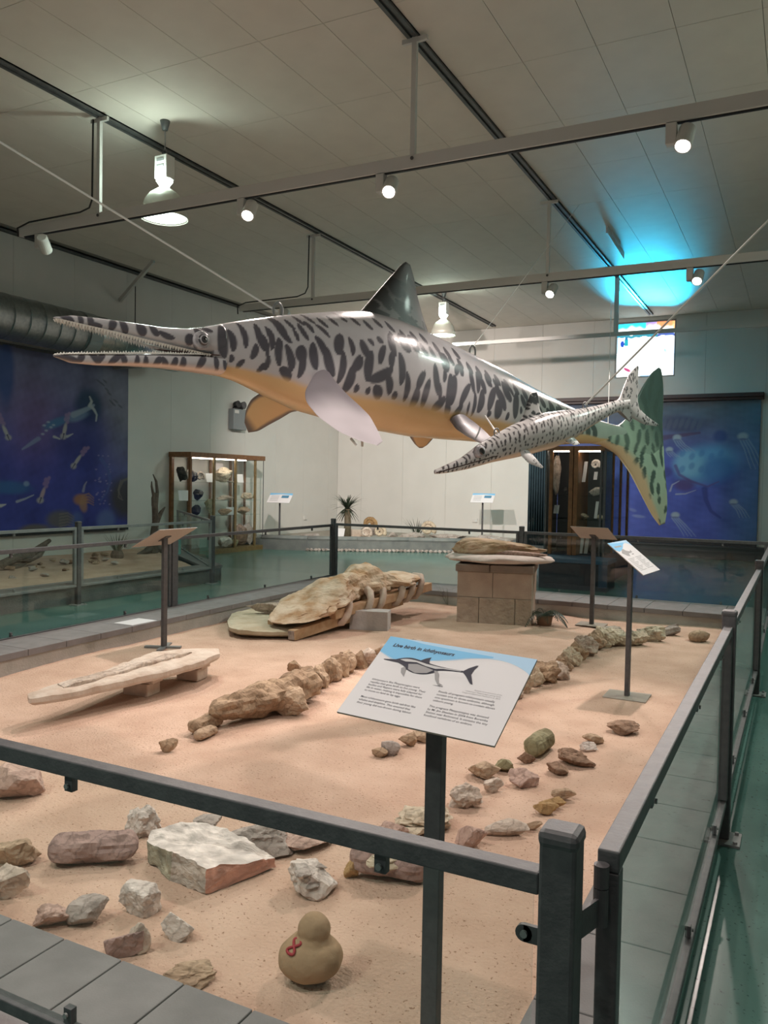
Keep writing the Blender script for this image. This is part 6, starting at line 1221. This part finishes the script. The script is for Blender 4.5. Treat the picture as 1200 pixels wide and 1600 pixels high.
obj('bracket', G().box((XL+.05, e[1]-.15, e[2]+.22), (XL+.09, e[1]+.18, e[2]+.26)), BLACK, t); obj('name_plate', G().box((XL+.15, e[1]-.2, e[2]+.12), (XL+.153, e[1]-.05, e[2]+.19)), WHITE, t)
# ================================================================ LEFT EXHIBIT
LX = -7.92
struct(obj('trim_11', G().box((LX-.3, 2.0, 0), (LX, 10.0, .2)).bar((LX-.12, 9.98, .1), (XL+.12, 12.45, .1), .28, .2), KERB2))
struct(obj('trim_12', G().box((LX-.33, 2.0, .2), (LX+.015, 10.0, .235)).bar((LX-.12, 9.98, .218), (XL+.12, 12.45, .218), .32, .035), PAVER))
nx, ny = 60, 120; sv_ = []
for j_ in range(ny):
    for i_ in range(nx):
        x_ = XL+.012+(LX-.3-XL-.012)*i_/(nx-1); ym = 9.86+(LX-.3-x_)*.71; y_ = 2.0+(ym-2.0)*j_/(ny-1); sv_.append((x_, y_, .20+.03*noise.fractal(Vector((x_*.9, y_*.9, 3.)), 1, 2, 4)))
s_b = obj('sand_bed', (np.array(sv_), [(j_*nx+i_, j_*nx+i_+1, (j_+1)*nx+i_+1, (j_+1)*nx+i_) for j_ in range(ny-1) for i_ in range(nx-1)]), SAND, smooth=True, fix=False); tag(s_b, 'pale orange sand of the left exhibit under the mural', 'sand'); s_b['kind'] = 'stuff'
post('grey fence post of the left exhibit in front of the mural', LX+.13, gx(122, 880, LX+.13)[1]); py_ = gx(332, 850, LX+.13)[1]; post('grey fence post of the left exhibit in front of the wooden cabinet', LX+.13, py_)
yp = gx(122, 880, LX+.13)[1]
panel('glass fence panel of the left exhibit at the picture edge', (LX+.13, 3.6), (LX+.13, yp-.035), .22, .95, gate=True, clips=2, m=STEEL2); panel('glass fence panel of the left exhibit below the mural', (LX+.13, yp+.035), (LX+.13, py_-.035), .22, .95, gate=True, clips=2, m=STEEL2)
panel('short end fence panel of the left exhibit beside the wooden cabinet', (LX+.10, py_+.02), (XL+.45, 12.5), .22, .95, gate=True, clips=2, m=STEEL2)
DRIFT = mat('driftwood', (.10, .075, .06), .85, c2=(.17, .13, .105), scale=10, bump=.6, bscale=30)
def L_(px, py, x): return gx(px, py, x)
tr = thing('tree_stump', 'dead brown tree stump with upright broken branches by the cabinet', 'driftwood', tuple(L_(238, 864, -10.49)))
b0 = L_(238, 864, -10.49); 
def q(px, py, x=-10.49): return L_(px, py, x)
obj('trunk', G().tube([q(238, 864), q(240, 840), q(243, 815), q(242, 790), q(244, 770)], [.11, .075, .06, .055, .04], 12), DRIFT, tr)
for pts, rr in (([q(243, 795), q(246, 770), q(244, 752), q(239, 741)], [.04, .03, .022, .008]), ([q(243, 800), q(240, 775), q(237, 760), q(237, 752)], [.035, .028, .02, .008]), ([q(245, 815), q(252, 800), q(258, 792)], [.05, .035, .012]), ([q(240, 790), q(239, 778), q(240, 770)], [.04, .03, .012])): obj('branch', G().tube(pts, rr, 9), DRIFT, tr)
for pts in ([q(238, 856), q(228, 862), q(215, 866)], [q(240, 856), q(255, 861), q(268, 863)]): obj('root', G().tube(pts, [.09, .06, .02], 8), DRIFT, tr)
lg2 = thing('driftwood_log', 'twisted grey driftwood log lying below the mural at the left', 'driftwood', tuple(gx(40, 886, -10.2)))
def r_(px, py): return L_(px, py+6, -10.2)
obj('trunk', G().tube([r_(-40, 884), r_(0, 878), r_(25, 866), r_(45, 862), r_(62, 850), r_(78, 838)], [.075, .07, .065, .06, .05, .03], 12), DRIFT, lg2); obj('branch', G().tube([r_(20, 868), r_(45, 868), r_(62, 860), r_(72, 846)], [.05, .055, .05, .03], 10), DRIFT, lg2); obj('branch', G().tube([r_(-10, 882), r_(20, 882), r_(40, 874)], [.06, .05, .02], 10), DRIFT, lg2)
g0 = gx(183, 872, -10.3); t = thing('spiky_grass', 'spiky grass clump in the left exhibit between mural and stump', 'plant', tuple(g0))
obj('root_ball', G().lathe([(0, -.02), (.10, -.02), (.11, .06), (.08, .13), (0, .14)], (g0[0], g0[1], g0[2]), 14), DRIFT, t)
for k in range(34):
    a = Rr.uniform(0, 6.28); gb = G(); blade(gb, g0+np.array([.04*math.cos(a), .04*math.sin(a), .1]), (math.cos(a)*.6, math.sin(a)*.6, 1), Rr.uniform(.25, .42), .022, Rr.uniform(0, .5), 6); obj('leaf', gb, LEAF2, t, fix=False)
for i in range(26):
    R_ = np.random.RandomState(i+50); px = R_.uniform(2, 112) if i < 18 else R_.uniform(130, 175); py = R_.uniform(876, 905) if i < 18 else R_.uniform(868, 884); s_ = R_.uniform(5, 12)
    rock('exhibit_stone', 'small brown stone scattered on the sand of the left exhibit', 'rock', px, px+s_*1.4, py-s_*.7, py, 700+i, ('brown', 'tan', 'grey')[i % 3], group='stones on the left exhibit sand', z=.21, sub=3)
c = gx(274, 856, -8.8); c = gz(274, 870, .2); tag(obj('notice_card', G().box((c[0], c[1]-.13, .19), (c[0]+.01, c[1]+.13, .50)), mat('teal_card', (.18, .36, .33), .6)), 'small teal notice card standing at the end of the left exhibit', 'card')
c = gx(190, 832, -9.3)
